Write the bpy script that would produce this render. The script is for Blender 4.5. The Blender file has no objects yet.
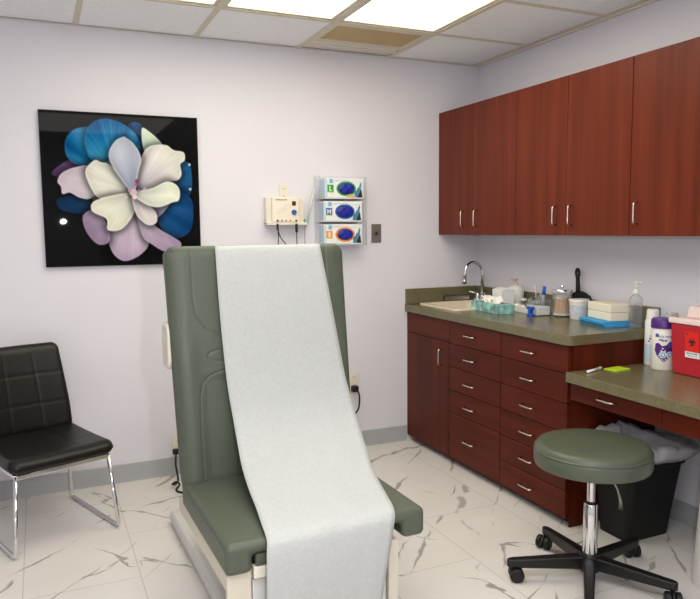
import bpy, bmesh, math, random
import numpy as np
from mathutils import Vector, Matrix
random.seed(7)
PI = math.pi
scene = bpy.context.scene
C = scene.collection

# ------------------------------------------------------------------ camera
cam_data = bpy.data.cameras.new('camera')
cam = bpy.data.objects.new('camera', cam_data)
C.objects.link(cam)
cam.matrix_world = Matrix((
    (0.91297281, 0.04965596, -0.40498757, -2.7013),
    (-0.40790979, 0.08796777, -0.9087746, -3.9464),
    (-0.00950023, 0.9948849, 0.10056733, 1.386),
    (0, 0, 0, 1)))
cam_data.sensor_width = 36
cam_data.lens = 697.33 / 700 * 36
cam_data.clip_start = 0.02
scene.camera = cam

# ------------------------------------------------------------------ light
world = bpy.data.worlds.new('world')
scene.world = world
world.use_nodes = True
world.node_tree.nodes['Background'].inputs[0].default_value = (0.82, 0.9, 1.0, 1)
world.node_tree.nodes['Background'].inputs[1].default_value = 0.3
PANEL = 4.9          # strength of the ceiling light panels
def area(name, loc, target, sx, sy, power, col):
    d = bpy.data.lights.new(name, 'AREA')
    d.shape = 'RECTANGLE' if sx > .2 else 'ELLIPSE'; d.size = sx; d.size_y = sy; d.energy = power; d.color = col
    o = bpy.data.objects.new(name, d); C.objects.link(o)
    o.location = loc
    o.rotation_euler = (Vector(target) - Vector(loc)).to_track_quat('-Z', 'Y').to_euler()
    return o
area('camera_flash', (-2.45, -3.86, 1.49), (-1.7, 0.0, 1.1), 0.055, 0.045, 13.0, (0.98, 0.97, 1.0))
area('added_fill_behind', (-2.4, -3.3, 2.40), (-2.4, -3.3, 0), 1.8, 1.2, 50.0, (1.0, 0.97, 0.90))  # added fill lamp, unseen behind the camera, lifts the room's overall brightness

vs = scene.view_settings
vs.view_transform = 'Standard'
vs.look = 'None'
vs.gamma = 1
vs.use_curve_mapping = False
vs.exposure = 0.0

# ------------------------------------------------------------------ materials
def s2l(c):
    return tuple(((v / 255) / 12.92 if v / 255 <= 0.04045 else ((v / 255 + 0.055) / 1.055) ** 2.4) for v in c)
def mat(name, rgb, rough=0.5, metal=0.0, noise=0.0, nscale=30, bump=0.0, bscale=200, coat=0.0, trans=0.0,
        emit=0.0, spec=0.5, ior=1.45, stretch=(1, 1, 1), alpha=1.0):
    m = bpy.data.materials.new(name); m.use_nodes = True
    nt = m.node_tree; b = nt.nodes['Principled BSDF']
    c = s2l(rgb)
    b.inputs['Base Color'].default_value = (*c, 1)
    b.inputs['Roughness'].default_value = rough
    b.inputs['Metallic'].default_value = metal
    b.inputs['Coat Weight'].default_value = coat
    b.inputs['Coat Roughness'].default_value = 0.08
    b.inputs['Transmission Weight'].default_value = trans
    b.inputs['Specular IOR Level'].default_value = spec
    b.inputs['IOR'].default_value = ior
    b.inputs['Alpha'].default_value = alpha
    if emit:
        b.inputs['Emission Color'].default_value = (*c, 1)
        b.inputs['Emission Strength'].default_value = emit
    tc = nt.nodes.new('ShaderNodeTexCoord'); mp = nt.nodes.new('ShaderNodeMapping')
    nt.links.new(tc.outputs['Object'], mp.inputs[0]); mp.inputs['Scale'].default_value = stretch
    if noise:
        n = nt.nodes.new('ShaderNodeTexNoise'); n.inputs['Scale'].default_value = nscale
        n.inputs['Detail'].default_value = 4
        r = nt.nodes.new('ShaderNodeValToRGB')
        r.color_ramp.elements[0].position = 0.35; r.color_ramp.elements[1].position = 0.65
        r.color_ramp.elements[0].color = (*[v * (1 - noise) for v in c], 1)
        r.color_ramp.elements[1].color = (*[min(1, v * (1 + noise)) for v in c], 1)
        nt.links.new(mp.outputs[0], n.inputs['Vector']); nt.links.new(n.outputs['Fac'], r.inputs[0])
        nt.links.new(r.outputs[0], b.inputs['Base Color'])
    if bump:
        n = nt.nodes.new('ShaderNodeTexNoise'); n.inputs['Scale'].default_value = bscale
        n.inputs['Detail'].default_value = 3
        bp = nt.nodes.new('ShaderNodeBump'); bp.inputs['Strength'].default_value = bump
        bp.inputs['Distance'].default_value = 0.002
        nt.links.new(mp.outputs[0], n.inputs['Vector']); nt.links.new(n.outputs['Fac'], bp.inputs['Height'])
        nt.links.new(bp.outputs[0], b.inputs['Normal'])
    return m

def wood(name, vertical, dark=(68, 22, 11), light=(94, 35, 19)):
    """cherry laminate; grain runs up (vertical) or along y"""
    m = bpy.data.materials.new(name); m.use_nodes = True
    nt = m.node_tree; N = nt.nodes; L = nt.links; b = N['Principled BSDF']
    tc = N.new('ShaderNodeTexCoord'); mp = N.new('ShaderNodeMapping'); L.new(tc.outputs['Object'], mp.inputs[0])
    mp.inputs['Scale'].default_value = (11, 11, 0.5) if vertical else (1.0, 0.6, 13)
    n = N.new('ShaderNodeTexNoise'); n.inputs['Scale'].default_value = 1.5; n.inputs['Detail'].default_value = 3
    n.inputs['Roughness'].default_value = 0.55; L.new(mp.outputs[0], n.inputs['Vector'])
    mp2 = N.new('ShaderNodeMapping'); L.new(tc.outputs['Object'], mp2.inputs[0])
    mp2.inputs['Scale'].default_value = (150, 150, 5) if vertical else (5, 5, 150)
    n2 = N.new('ShaderNodeTexNoise'); n2.inputs['Scale'].default_value = 1.0; n2.inputs['Detail'].default_value = 2
    L.new(mp2.outputs[0], n2.inputs['Vector'])
    mx = N.new('ShaderNodeMath'); mx.operation = 'MULTIPLY_ADD'; mx.inputs[1].default_value = 0.22
    L.new(n2.outputs['Fac'], mx.inputs[0]); L.new(n.outputs['Fac'], mx.inputs[2])
    r = N.new('ShaderNodeValToRGB'); e = r.color_ramp.elements
    e[0].position = 0.42; e[0].color = (*s2l(dark), 1); e[1].position = 0.82; e[1].color = (*s2l(light), 1)
    L.new(mx.outputs[0], r.inputs[0]); L.new(r.outputs[0], b.inputs['Base Color'])
    b.inputs['Roughness'].default_value = 0.36
    b.inputs['Specular IOR Level'].default_value = 0.15
    return m

def speckled(name, base, fleck, rough=0.3):
    m = mat(name, base, rough, noise=0.08, nscale=14)
    nt = m.node_tree; N = nt.nodes; L = nt.links; b = N['Principled BSDF']
    tc = N.new('ShaderNodeTexCoord')
    n = N.new('ShaderNodeTexNoise'); n.inputs['Scale'].default_value = 260; n.inputs['Detail'].default_value = 3
    L.new(tc.outputs['Object'], n.inputs['Vector'])
    r = N.new('ShaderNodeValToRGB'); r.color_ramp.elements[0].position = 0.52; r.color_ramp.elements[1].position = 0.62
    L.new(n.outputs['Fac'], r.inputs[0])
    mix = N.new('ShaderNodeMixRGB'); src = b.inputs['Base Color'].links[0].from_socket
    L.new(r.outputs[0], mix.inputs[0]); L.new(src, mix.inputs[1]); mix.inputs[2].default_value = (*s2l(fleck), 1)
    L.new(mix.outputs[0], b.inputs['Base Color'])
    return m

def floor_mat():
    m = bpy.data.materials.new('marble_tile'); m.use_nodes = True
    nt = m.node_tree; N = nt.nodes; L = nt.links; b = N['Principled BSDF']
    tc = N.new('ShaderNodeTexCoord')
    def mapping(loc, rot, sc):
        mp = N.new('ShaderNodeMapping'); L.new(tc.outputs['Object'], mp.inputs[0])
        mp.inputs['Location'].default_value = loc; mp.inputs['Rotation'].default_value = rot; mp.inputs['Scale'].default_value = sc
        return mp.outputs[0]
    def math_(op, a, bb=None, c=None):
        n = N.new('ShaderNodeMath'); n.operation = op
        for i, v in enumerate((a, bb, c)):
            if v is None: continue
            if isinstance(v, (int, float)): n.inputs[i].default_value = v
            else: L.new(v, n.inputs[i])
        return n.outputs[0]
    def noise(vec, s, d=3, dist=0.0):
        n = N.new('ShaderNodeTexNoise'); n.inputs['Scale'].default_value = s; n.inputs['Detail'].default_value = d
        n.inputs['Distortion'].default_value = dist
        L.new(vec, n.inputs['Vector']); return n.outputs['Fac']
    def mrange(v, a, bb, c=0.0, d=1.0):
        n = N.new('ShaderNodeMapRange'); L.new(v, n.inputs[0])
        for i, q in enumerate((a, bb, c, d)): n.inputs[i + 1].default_value = q
        n.clamp = True; return n.outputs[0]
    def vein(loc, rotz, sc, scale, width, lo, hi, mscale):
        v0 = mapping(loc, (0, 0, rotz), (1, 1, 1))
        ms = N.new('ShaderNodeMapping'); L.new(v0, ms.inputs[0]); ms.inputs['Scale'].default_value = sc
        v = ms.outputs[0]
        sp = N.new('ShaderNodeSeparateXYZ'); L.new(v0, sp.inputs[0])
        q = math_('ADD', math_('MULTIPLY', sp.outputs['Y'], scale), math_('MULTIPLY', noise(v, 1.3, 4), 1.5))
        d = math_('ABSOLUTE', math_('SUBTRACT', math_('FRACT', q), 0.5))
        mask = mrange(noise(v, mscale, 2), lo, hi)
        return math_('MULTIPLY', mrange(math_('SUBTRACT', math_('MULTIPLY', mask, width), d), 0.0, width * 0.5), 1.0)
    v1 = vein((1.3, 0.4, 0), -0.90, (1, 2.4, 1), 3.8, 0.050, 0.48, 0.60, 2.6)
    v2 = vein((5.1, 2.4, 0), 0.95, (1, 2.4, 1), 2.4, 0.020, 0.50, 0.62, 2.4)
    v3 = vein((2.7, 7.4, 0), -1.1, (1, 1.6, 1), 2.6, 0.100, 0.585, 0.68, 3.4)
    v4 = vein((9.2, 3.1, 0), -0.60, (1, 2.4, 1), 3.2, 0.036, 0.48, 0.60, 2.4)
    tot = math_('MINIMUM', math_('ADD', math_('ADD', v1, v4), math_('ADD', v2, math_('MULTIPLY', v3, 0.8))), 1.0)
    cl = noise(mapping((0, 0, 0), (0, 0, 0.5), (1, 1.6, 1)), 3.0, 4)
    base = N.new('ShaderNodeMixRGB'); L.new(cl, base.inputs[0])
    base.inputs[1].default_value = (*s2l((224, 221, 218)), 1); base.inputs[2].default_value = (*s2l((213, 209, 205)), 1)
    mx = N.new('ShaderNodeMixRGB'); L.new(math_('MULTIPLY', tot, 0.75), mx.inputs[0]); L.new(base.outputs[0], mx.inputs[1])
    mx.inputs[2].default_value = (*s2l((128, 121, 114)), 1)
    br = N.new('ShaderNodeTexBrick'); L.new(mapping((0.16, 2.82, 0), (0, 0, PI / 2), (1, 1, 1)), br.inputs['Vector'])
    br.inputs['Scale'].default_value = 1; br.inputs['Brick Width'].default_value = 0.87; br.inputs['Row Height'].default_value = 0.4335
    br.inputs['Mortar Size'].default_value = 0.0016; br.inputs['Mortar Smooth'].default_value = 0.2
    mj = N.new('ShaderNodeMixRGB'); L.new(math_('MULTIPLY', br.outputs['Fac'], 0.6), mj.inputs[0]); L.new(mx.outputs[0], mj.inputs[1])
    mj.inputs[2].default_value = (*s2l((140, 134, 128)), 1)
    L.new(mj.outputs[0], b.inputs['Base Color'])
    b.inputs['Roughness'].default_value = 0.33
    b.inputs['Specular IOR Level'].default_value = 0.4
    return m

def ceil_mat():
    m = mat('ceiling_tile', (236, 232, 224), 0.9, bump=0.5, bscale=120)
    nt = m.node_tree; N = nt.nodes; L = nt.links; b = N['Principled BSDF']
    tc = N.new('ShaderNodeTexCoord')
    n = N.new('ShaderNodeTexNoise'); n.inputs['Scale'].default_value = 190; n.inputs['Detail'].default_value = 2
    L.new(tc.outputs['Object'], n.inputs['Vector'])
    r = N.new('ShaderNodeValToRGB'); e = r.color_ramp.elements
    e[0].position = 0.33; e[0].color = (*s2l((226, 228, 231)), 1); e[1].position = 0.43; e[1].color = (*s2l((247, 249, 252)), 1)
    L.new(n.outputs['Fac'], r.inputs[0]); L.new(r.outputs[0], b.inputs['Base Color'])
    return m

M = dict(
    wall=mat('wall_paint', (223, 222, 231), 0.55, bump=0.12, bscale=160, noise=0.008, nscale=3),
    base=mat('baseboard_grey', (172, 174, 178), 0.45),
    ceil=ceil_mat(), floor=floor_mat(),
    tbar=mat('ceiling_grid_metal', (212, 204, 184), 0.45),
    white=mat('white_plastic', (232, 230, 226), 0.4),
    grid_white=mat('white_trim', (226, 221, 210), 0.5),
    woodv=wood('cherry_laminate_upright', True),
    woodh=wood('cherry_laminate_level', False),
    woodu=wood('cherry_laminate_wall_unit', True, (90, 36, 21), (112, 48, 28)),
    dark=mat('dark_kick', (40, 22, 18), 0.6),
    counter=speckled('olive_laminate', (104, 98, 72), (124, 118, 90), 0.24),
    nickel=mat('brushed_nickel', (205, 200, 190), 0.25, metal=1.0),
    chrome=mat('chrome', (222, 222, 224), 0.07, metal=1.0),
    steel=mat('stainless_steel', (150, 145, 138), 0.3, metal=1.0, noise=0.08, nscale=60),
    vinyl=mat('green_vinyl', (81, 88, 76), 0.40, bump=0.25, bscale=420, spec=0.4),
    vinyl2=mat('green_vinyl_stool', (82, 89, 75), 0.34, bump=0.25, bscale=420, spec=0.45),
    beige=mat('beige_enamel', (206, 199, 184), 0.4),
    greyp=mat('pale_grey_enamel', (206, 206, 204), 0.4),
    leather=mat('black_leatherette', (17, 15, 15), 0.38, bump=0.3, bscale=300, spec=0.35),
    black=mat('black_plastic', (20, 20, 21), 0.4),
    blackm=mat('matte_black_plastic', (17, 17, 18), 0.6, bump=0.2, bscale=500),
    rubber=mat('black_rubber', (16, 16, 17), 0.55),
    paper=mat('exam_paper', (181, 184, 184), 0.85, bump=0.8, bscale=70, noise=0.03, nscale=90),
    cream=mat('cream_porcelain', (238, 222, 198), 0.2, spec=0.5),
    ivory=mat('ivory_plastic', (226, 220, 206), 0.4),
    clear=mat('clear_plastic', (240, 245, 248), 0.06, trans=0.9, ior=1.2, alpha=0.30),
    glass=mat('clear_glass', (245, 250, 250), 0.02, trans=1.0, ior=1.3),
    acryl=mat('clear_acrylic', (235, 240, 245), 0.05, trans=0.9, ior=1.3, alpha=0.22),
    navy=mat('navy_nitrile', (26, 38, 150), 0.45, noise=0.25, nscale=40),
    green=mat('green_print', (48, 160, 62), 0.5), blue=mat('blue_print', (42, 92, 168), 0.5),
    orange=mat('orange_print', (240, 150, 40), 0.5), sky=mat('sky_blue_print', (120, 178, 220), 0.5),
    pale=mat('pale_blue_print', (190, 212, 230), 0.5), card=mat('white_card', (232, 234, 236), 0.5),
    peach=mat('peach_print', (226, 178, 130), 0.5),
    teal=mat('blue_grey_print', (70, 130, 160), 0.5),
    ink=mat('dark_ink', (38, 38, 44), 0.5), grey=mat('grey_print', (150, 152, 158), 0.5),
    tissue=mat('teal_tissue_carton', (140, 188, 184), 0.5, noise=0.5, nscale=26),
    gauze=mat('cream_towel', (235, 228, 208), 0.9, bump=0.5, bscale=150),
    pad=mat('bright_blue_pad', (66, 164, 222), 0.7),
    tape=mat('royal_blue_plastic', (22, 84, 196), 0.4),
    swabw=mat('swab_wood', (226, 190, 156), 0.7), cotton=mat('cotton', (240, 238, 232), 0.95),
    tub=mat('white_tub', (228, 226, 220), 0.4), tublabel=mat('tub_label', (196, 204, 214), 0.5, noise=0.1, nscale=70),
    purple=mat('purple_plastic', (72, 30, 120), 0.4), purplep=mat('purple_print', (84, 34, 128), 0.5),
    red=mat('red_plastic', (184, 42, 54), 0.32, spec=0.5), redlab=mat('red_label', (226, 42, 36), 0.5),
    pinkw=mat('pink_white_plastic', (234, 214, 208), 0.4),
    lime=mat('lime_paper', (190, 224, 40), 0.6), brass=mat('brass', (150, 130, 70), 0.35, metal=0.8),
    bag=mat('grey_bag', (190, 190, 196), 0.45, bump=0.5, bscale=25, noise=0.06, nscale=12),
    plate=mat('steel_plate', (142, 136, 128), 0.35, metal=0.7),
    vent=mat('tan_grille', (232, 214, 172), 0.7),
    pinkp=mat('pink_plastic', (214, 186, 180), 0.4),
    gel=mat('gel', (235, 242, 242), 0.1, trans=0.8, ior=1.2, alpha=0.25),
    diffuser=mat('light_diffuser', (255, 248, 224), 0.6, emit=PANEL),
)

# ------------------------------------------------------------------ mesh helpers
def finish(name, bm, m, parent=None, smooth=False, loc=None, bevel=0, seg=2, sub=0):
    bmesh.ops.recalc_face_normals(bm, faces=bm.faces)
    me = bpy.data.meshes.new(name); bm.to_mesh(me); bm.free()
    o = bpy.data.objects.new(name, me); C.objects.link(o)
    for mm in (m if isinstance(m, (list, tuple)) else [m]): me.materials.append(mm)
    if smooth:
        for p in me.polygons: p.use_smooth = True
    if parent: o.parent = parent
    if loc: o.location = loc
    if bevel:
        b = o.modifiers.new('bevel', 'BEVEL'); b.width = bevel; b.segments = seg; b.limit_method = 'ANGLE'; b.angle_limit = 0.6
    if sub:
        s = o.modifiers.new('sub', 'SUBSURF'); s.levels = sub; s.render_levels = sub
    return o
def box(bm, x0, x1, y0, y1, z0, z1, mi=0):
    v = [bm.verts.new(p) for p in ((x0, y0, z0), (x1, y0, z0), (x1, y1, z0), (x0, y1, z0), (x0, y0, z1), (x1, y0, z1), (x1, y1, z1), (x0, y1, z1))]
    for f in ((0, 3, 2, 1), (4, 5, 6, 7), (0, 1, 5, 4), (1, 2, 6, 5), (2, 3, 7, 6), (3, 0, 4, 7)):
        bm.faces.new([v[i] for i in f]).material_index = mi
def B(*b):
    bm = bmesh.new(); box(bm, *b); return bm
def boxo(name, b, m, parent=None, bevel=0.0, seg=2, smooth=False):
    return finish(name, B(*b), m, parent, bevel=bevel, seg=seg, smooth=smooth)
def lathe(bm, prof, n=32, cx=0, cy=0, mi=0):
    rings = []
    for r, z in prof:
        if r < 1e-5: rings.append([bm.verts.new((cx, cy, z))])
        else: rings.append([bm.verts.new((cx + r * math.cos(2 * PI * i / n), cy + r * math.sin(2 * PI * i / n), z)) for i in range(n)])
    for a, b in zip(rings, rings[1:]):
        for i in range(n):
            j = (i + 1) % n
            if len(a) == 1 and len(b) == 1: continue
            if len(a) == 1: f = [a[0], b[i], b[j]]
            elif len(b) == 1: f = [a[i], a[j], b[0]]
            else: f = [a[i], a[j], b[j], b[i]]
            bm.faces.new(f).material_index = mi
    return bm
def latheo(name, prof, m, parent=None, n=32, smooth=True):
    o = finish(name, lathe(bmesh.new(), prof, n), m, parent, smooth=smooth)
    if smooth:
        e = o.modifiers.new('es', 'EDGE_SPLIT'); e.split_angle = 0.7
    return o
def smoothpath(pts, k=6):
    out = []
    P = [Vector(p) for p in pts]
    for i in range(len(P) - 1):
        p0 = P[max(i - 1, 0)]; p1 = P[i]; p2 = P[i + 1]; p3 = P[min(i + 2, len(P) - 1)]
        for j in range(k):
            t = j / k
            out.append(0.5 * ((2 * p1) + (-p0 + p2) * t + (2 * p0 - 5 * p1 + 4 * p2 - p3) * t * t + (-p0 + 3 * p1 - 3 * p2 + p3) * t ** 3))
    out.append(P[-1]); return out
def rounded(pts, r, k=5):
    """polyline with its inner corners rounded to radius r"""
    P = [Vector(p) for p in pts]; out = [P[0]]
    for a, b, c in zip(P, P[1:], P[2:]):
        d1 = (a - b); d2 = (c - b); rr = min(r, d1.length * 0.49, d2.length * 0.49)
        s = b + d1.normalized() * rr; e = b + d2.normalized() * rr
        for j in range(k + 1):
            t = j / k; out.append(s * (1 - t) ** 2 + b * 2 * t * (1 - t) + e * t * t)
    out.append(P[-1]); return out
def tube(bm, pts, r, n=10, mi=0, closed=False):
    P = [Vector(p) for p in pts]; rings = []
    prev = None
    for i, p in enumerate(P):
        if closed: t = (P[(i + 1) % len(P)] - P[i - 1]).normalized()
        else: t = (P[min(i + 1, len(P) - 1)] - P[max(i - 1, 0)]).normalized()
        if prev is None:
            u = t.orthogonal().normalized()
        else:
            u = (prev - t * prev.dot(t)).normalized()
        prev = u; w = t.cross(u)
        rr = r[i] if isinstance(r, (list, tuple)) else r
        rings.append([bm.verts.new(p + (u * math.cos(2 * PI * k / n) + w * math.sin(2 * PI * k / n)) * rr) for k in range(n)])
    pairs = list(zip(rings, rings[1:]))
    if closed: pairs.append((rings[-1], rings[0]))
    for a, b in pairs:
        for k in range(n):
            bm.faces.new([a[k], a[(k + 1) % n], b[(k + 1) % n], b[k]]).material_index = mi
    if not closed:
        bm.faces.new(rings[0][::-1]).material_index = mi; bm.faces.new(rings[-1]).material_index = mi
    return bm
def tubeo(name, pts, r, m, parent=None, n=10):
    o = finish(name, tube(bmesh.new(), pts, r, n), m, parent, smooth=True)
    return o
def prism(bm, poly, axis, a, b, mi=0):
    """extrude a 2-D polygon along axis (0,1,2) from a to b"""
    def pt(p, t):
        return {0: (t, p[0], p[1]), 1: (p[0], t, p[1]), 2: (p[0], p[1], t)}[axis]
    A = [bm.verts.new(pt(p, a)) for p in poly]; Bv = [bm.verts.new(pt(p, b)) for p in poly]
    bm.faces.new(A).material_index = mi; bm.faces.new(Bv[::-1]).material_index = mi
    for i in range(len(poly)):
        j = (i + 1) % len(poly)
        bm.faces.new([A[i], A[j], Bv[j], Bv[i]]).material_index = mi
    return bm
def prismo(name, poly, axis, a, b, m, parent=None, bevel=0.0, seg=2):
    return finish(name, prism(bmesh.new(), poly, axis, a, b), m, parent, bevel=bevel, seg=seg)
def rrect(x0, x1, y0, y1, r, k=5):
    out = []
    for cx, cy, a in ((x1 - r, y1 - r, 0), (x0 + r, y1 - r, 90), (x0 + r, y0 + r, 180), (x1 - r, y0 + r, 270)):
        for j in range(k + 1):
            t = math.radians(a + 90 * j / k); out.append((cx + r * math.cos(t), cy + r * math.sin(t)))
    return out
def ellipse(cx, cy, rx, ry, n=28):
    return [(cx + rx * math.cos(2 * PI * i / n), cy + ry * math.sin(2 * PI * i / n)) for i in range(n)]
def thing(name, label, cat, loc=(0, 0, 0), rz=0.0, group=None):
    o = bpy.data.objects.new(name, None); C.objects.link(o); o.empty_display_size = 0.05
    o.location = loc; o.rotation_euler = (0, 0, rz)
    return tag(o, label, cat, group)
def tag(o, label, cat, group=None):
    o['label'] = label; o['category'] = cat
    if group: o['group'] = group
    return o
def struct(o):
    o['kind'] = 'structure'; return o
def text(name, s, size, m, parent, loc, rot, depth=0.0006, align='LEFT', bold=0.0, sx=1.0):
    cu = bpy.data.curves.new(name, 'FONT'); cu.body = s; cu.size = size; cu.extrude = depth; cu.align_x = align; cu.offset = bold
    cu.resolution_u = 3
    t = bpy.data.objects.new(name + '_tmp', cu); C.objects.link(t)
    bpy.context.view_layer.update()
    me = bpy.data.meshes.new_from_object(t.evaluated_get(bpy.context.evaluated_depsgraph_get()))
    bpy.data.objects.remove(t); bpy.data.curves.remove(cu)
    me.name = name; me.materials.clear(); me.materials.append(m)
    o = bpy.data.objects.new(name, me); C.objects.link(o); o.parent = parent
    o.location = loc; o.rotation_euler = rot; o.scale = (sx, 1, 1)
    return o

# ------------------------------------------------------------------ the room
H = 2.44; XL = -4.3; YF = -4.7
struct(boxo('floor', (XL - .1, .1, YF - .1, .1, -.08, 0), M['floor']))
struct(boxo('wall_back', (XL - .1, .1, 0, .1, 0, H + .1), M['wall']))
struct(boxo('wall_right', (0, .1, YF - .1, 0, 0, H + .1), M['wall']))
struct(boxo('wall_left', (XL - .1, XL, YF - .1, 0, 0, H + .1), M['wall']))
struct(boxo('wall_front', (XL, 0, YF - .1, YF, 0, H + .1), M['wall']))
def baseboard(name, poly, axis, a, b):
    struct(prismo(name, poly, axis, a, b, M['base'], bevel=.002))
baseboard('baseboard_back', [(-.001, 0), (-.012, 0), (-.009, .012), (-.006, .1), (-.001, .102)], 0, XL + .002, -.545)
baseboard('baseboard_right', [(-.001, 0), (-.012, 0), (-.009, .012), (-.006, .1), (-.001, .102)], 1, YF + .002, -1.56)
baseboard('baseboard_left', [(XL + .001, 0), (XL + .012, 0), (XL + .009, .012), (XL + .006, .1), (XL + .001, .102)], 1, YF + .002, -.002)

GX = [XL, -4.30 + .001, -3.69, -3.08, -2.47, -1.86, -1.26, -.66, -.05, 0]
GX = [XL, -3.69, -3.08, -2.47, -1.86, -1.26, -.665, -.05]
GY = [0, -.555, -1.165, -1.775, -2.385, -2.995, -3.605, -4.215, YF]
lights = [(-2.47, -1.86), (-1.86, -1.26), (-1.26, -.665)]
bm = bmesh.new()
for xa, xb in zip(GX, GX[1:]):
    for yb, ya in zip(GY, GY[1:]):
        if ya >= -1.8 and yb <= -.5 and any(abs(xa - l[0]) < .01 for l in lights): continue
        if yb == 0 and abs(xa + 1.26) < .01: continue
        box(bm, xa, xb, ya, yb, H, H + .02)
struct(finish('ceiling', bm, M['ceil']))
bm = bmesh.new()
w = .014
for x in GX[1:]:
    box(bm, x - w, x + w, YF, 0, H - .004, H - .0002)
for y in GY[1:-1]:
    for xa, xb in zip(GX, GX[1:]):
        if abs(y + 1.165) < .01 and any(abs(xa - l[0]) < .01 for l in lights): continue
        box(bm, xa + w, xb - w, y - w, y + w, H - .004, H - .0002)
struct(finish('trim_1', bm, M['tbar']))
bm = bmesh.new()
box(bm, -.05, 0, YF, 0, H - .002, H + .02)           # closing strip along the right wall
box(bm, -.022, 0, YF, 0, H - .010, H - .002)
box(bm, XL, -.05, -.02, 0, H - .007, H - .0045)      # wall angle along the back wall
struct(finish('trim_2', bm, M['grid_white']))
nm = ['left one of the three glowing ceiling light panels, mostly cut off above the frame',
      'middle one of the three glowing ceiling light panels, above the flower picture and exam chair',
      'glowing ceiling light panel directly in front of the tan air vent']
for (xa, xb), lb in zip(lights, nm):
    t = thing('ceiling_light', lb, 'ceiling light', ((xa + xb) / 2, -1.165, H), 0, 'glowing panels in the dropped ceiling')
    hw = (xb - xa) / 2 - .013; hl = .61 - .013
    bm = bmesh.new()
    for b in ((-hw, hw, -hl, -hl + .022), (-hw, hw, hl - .022, hl), (-hw, -hw + .022, -hl + .022, hl - .022), (hw - .022, hw, -hl + .022, hl - .022)):
        box(bm, *b, 0.001, .03)
    finish('frame', bm, M['tbar'], t)
    boxo('diffuser', (-hw + .022, hw - .022, -hl + .022, hl - .022, .006, .014), M['diffuser'], t)
t = thing('ceiling_vent', 'tan air vent grille in the ceiling beside the back wall', 'vent', (-.9625, -.28, H))
bm = bmesh.new()
hw = .285
for b in ((-hw, hw, -.262, -.22), (-hw, hw, .045, .10), (-hw, -hw + .03, -.22, .045), (hw - .03, hw, -.22, .045)):
    box(bm, *b, -.002, .02)
finish('frame', bm, M['tbar'], t, bevel=.002)
bm = bmesh.new(); box(bm, -hw + .03, hw - .03, -.22, .045, .012, .02)
for i in range(22):
    y = -.215 + i * .012
    prism(bm, [(y, .001), (y + .002, .001), (y + .009, .011), (y + .006, .011)], 0, -hw + .03, hw - .03)
finish('grille', bm, M['vent'], t)
boxo('border_panel', (-hw, hw, .104, .272, .004, .02), M['grid_white'], t)
boxo('border_rail', (-hw, hw, .16, .18, -.004, .0035), M['grid_white'], t)

# ------------------------------------------------------------------ handles
def handle(parent, loc, vertical, L_=.094, out=-1):
    d = .026; h = L_ / 2
    if vertical: pts = [(0, 0, h), (-d, 0, h - .002), (-d, 0, -h + .002), (0, 0, -h)]
    else: pts = [(0, h, 0), (-d, h - .002, 0), (-d, -h + .002, 0), (0, -h, 0)]
    o = tubeo('handle', rounded(pts, .012), .0042, M['nickel'], parent, 8)
    o.location = loc; return o

# ------------------------------------------------------------------ wall cabinets
UZ0, UZ1, UX = 1.348, 2.12, -.305
for ya, yb, ym, hs, lb in (
        (-.001, -.8045, -.392, (-.300, -.437), 'dark red wood wall cabinet in the corner, end one next to the back wall'),
        (-.8055, -1.6125, -1.205, (-1.135, -1.248), 'middle dark red wood wall cabinet, above the tub and the stack of towels'),
        (-1.6135, -2.43, -2.02, (-1.660, -2.07), 'nearest dark red wood wall cabinet, cut off by the right frame edge')):
    t = thing('wall_cabinet', lb, 'cabinet', (0, ya, UZ0))
    L_ = ya - yb
    boxo('body', (UX + .019, -.001, -L_, 0, 0, UZ1 - UZ0), M['woodu'], t)
    for (da, db, hy) in ((0, ym - ya, hs[0] - ya), (ym - ya, -L_, hs[1] - ya)):
        d = boxo('door', (UX, UX + .018, db + .0015, da - .0015, -.004, UZ1 - UZ0), M['woodu'], t, bevel=.0012)
        handle(d, (UX, hy, .095), True)

# ------------------------------------------------------------------ base cabinets
BX = -.54
def carcass(t, L_, end=False):
    boxo('body', (BX + .02, -.001, -L_, 0, .05, .854), M['woodv'], t)
    boxo('toe_kick', (BX + .06, -.001, -L_, 0, 0, .05), M['dark'], t)
t = thing('sink_cabinet', 'dark red wood base cabinet with one door under the sink', 'cabinet', (0, -.003, 0))
carcass(t, .511)
boxo('false_front', (BX, BX + .019, -.511, 0, .724, .850), M['woodh'], t, bevel=.001)
d = boxo('door', (BX, BX + .019, -.511, 0, .04, .721), M['woodv'], t, bevel=.001)
boxo('access_panel', (BX - .0008, BX + .01, -.385, -.13, .40, .58), M['woodv'], d, bevel=.0006)
handle(d, (BX, -.430, .624), True)
for y0, L_, rows, hz, hy, lb in (
        (-.516, .493, [.850, .722, .585, .448, .315, .04], [.788, .653, .511, .378, .181], -.735, 'dark red wood drawer cabinet with five drawers, bottom one tallest, beside the sink cabinet'),
        (-1.011, .500, [.850, .722, .585, .448, .312, .176, .04], [.783, .649, .512, .379, .242, .106], -1.24, 'dark red wood drawer cabinet with six drawers, next to the desk')):
    t = thing('drawer_cabinet', lb, 'cabinet', (0, y0, 0))
    carcass(t, L_)
    if y0 < -1: boxo('end_panel', (BX + .0205, -.001, -L_ - .008, -L_ - .0005, 0, .854), M['woodv'], t)
    for a, b, h in zip(rows, rows[1:], hz):
        d = boxo('drawer', (BX, BX + .019, -L_ + .0015, -.0015, b + .0015, a - .0015), M['woodh'], t, bevel=.001)
        handle(d, (BX, hy - y0, h), False)

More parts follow.
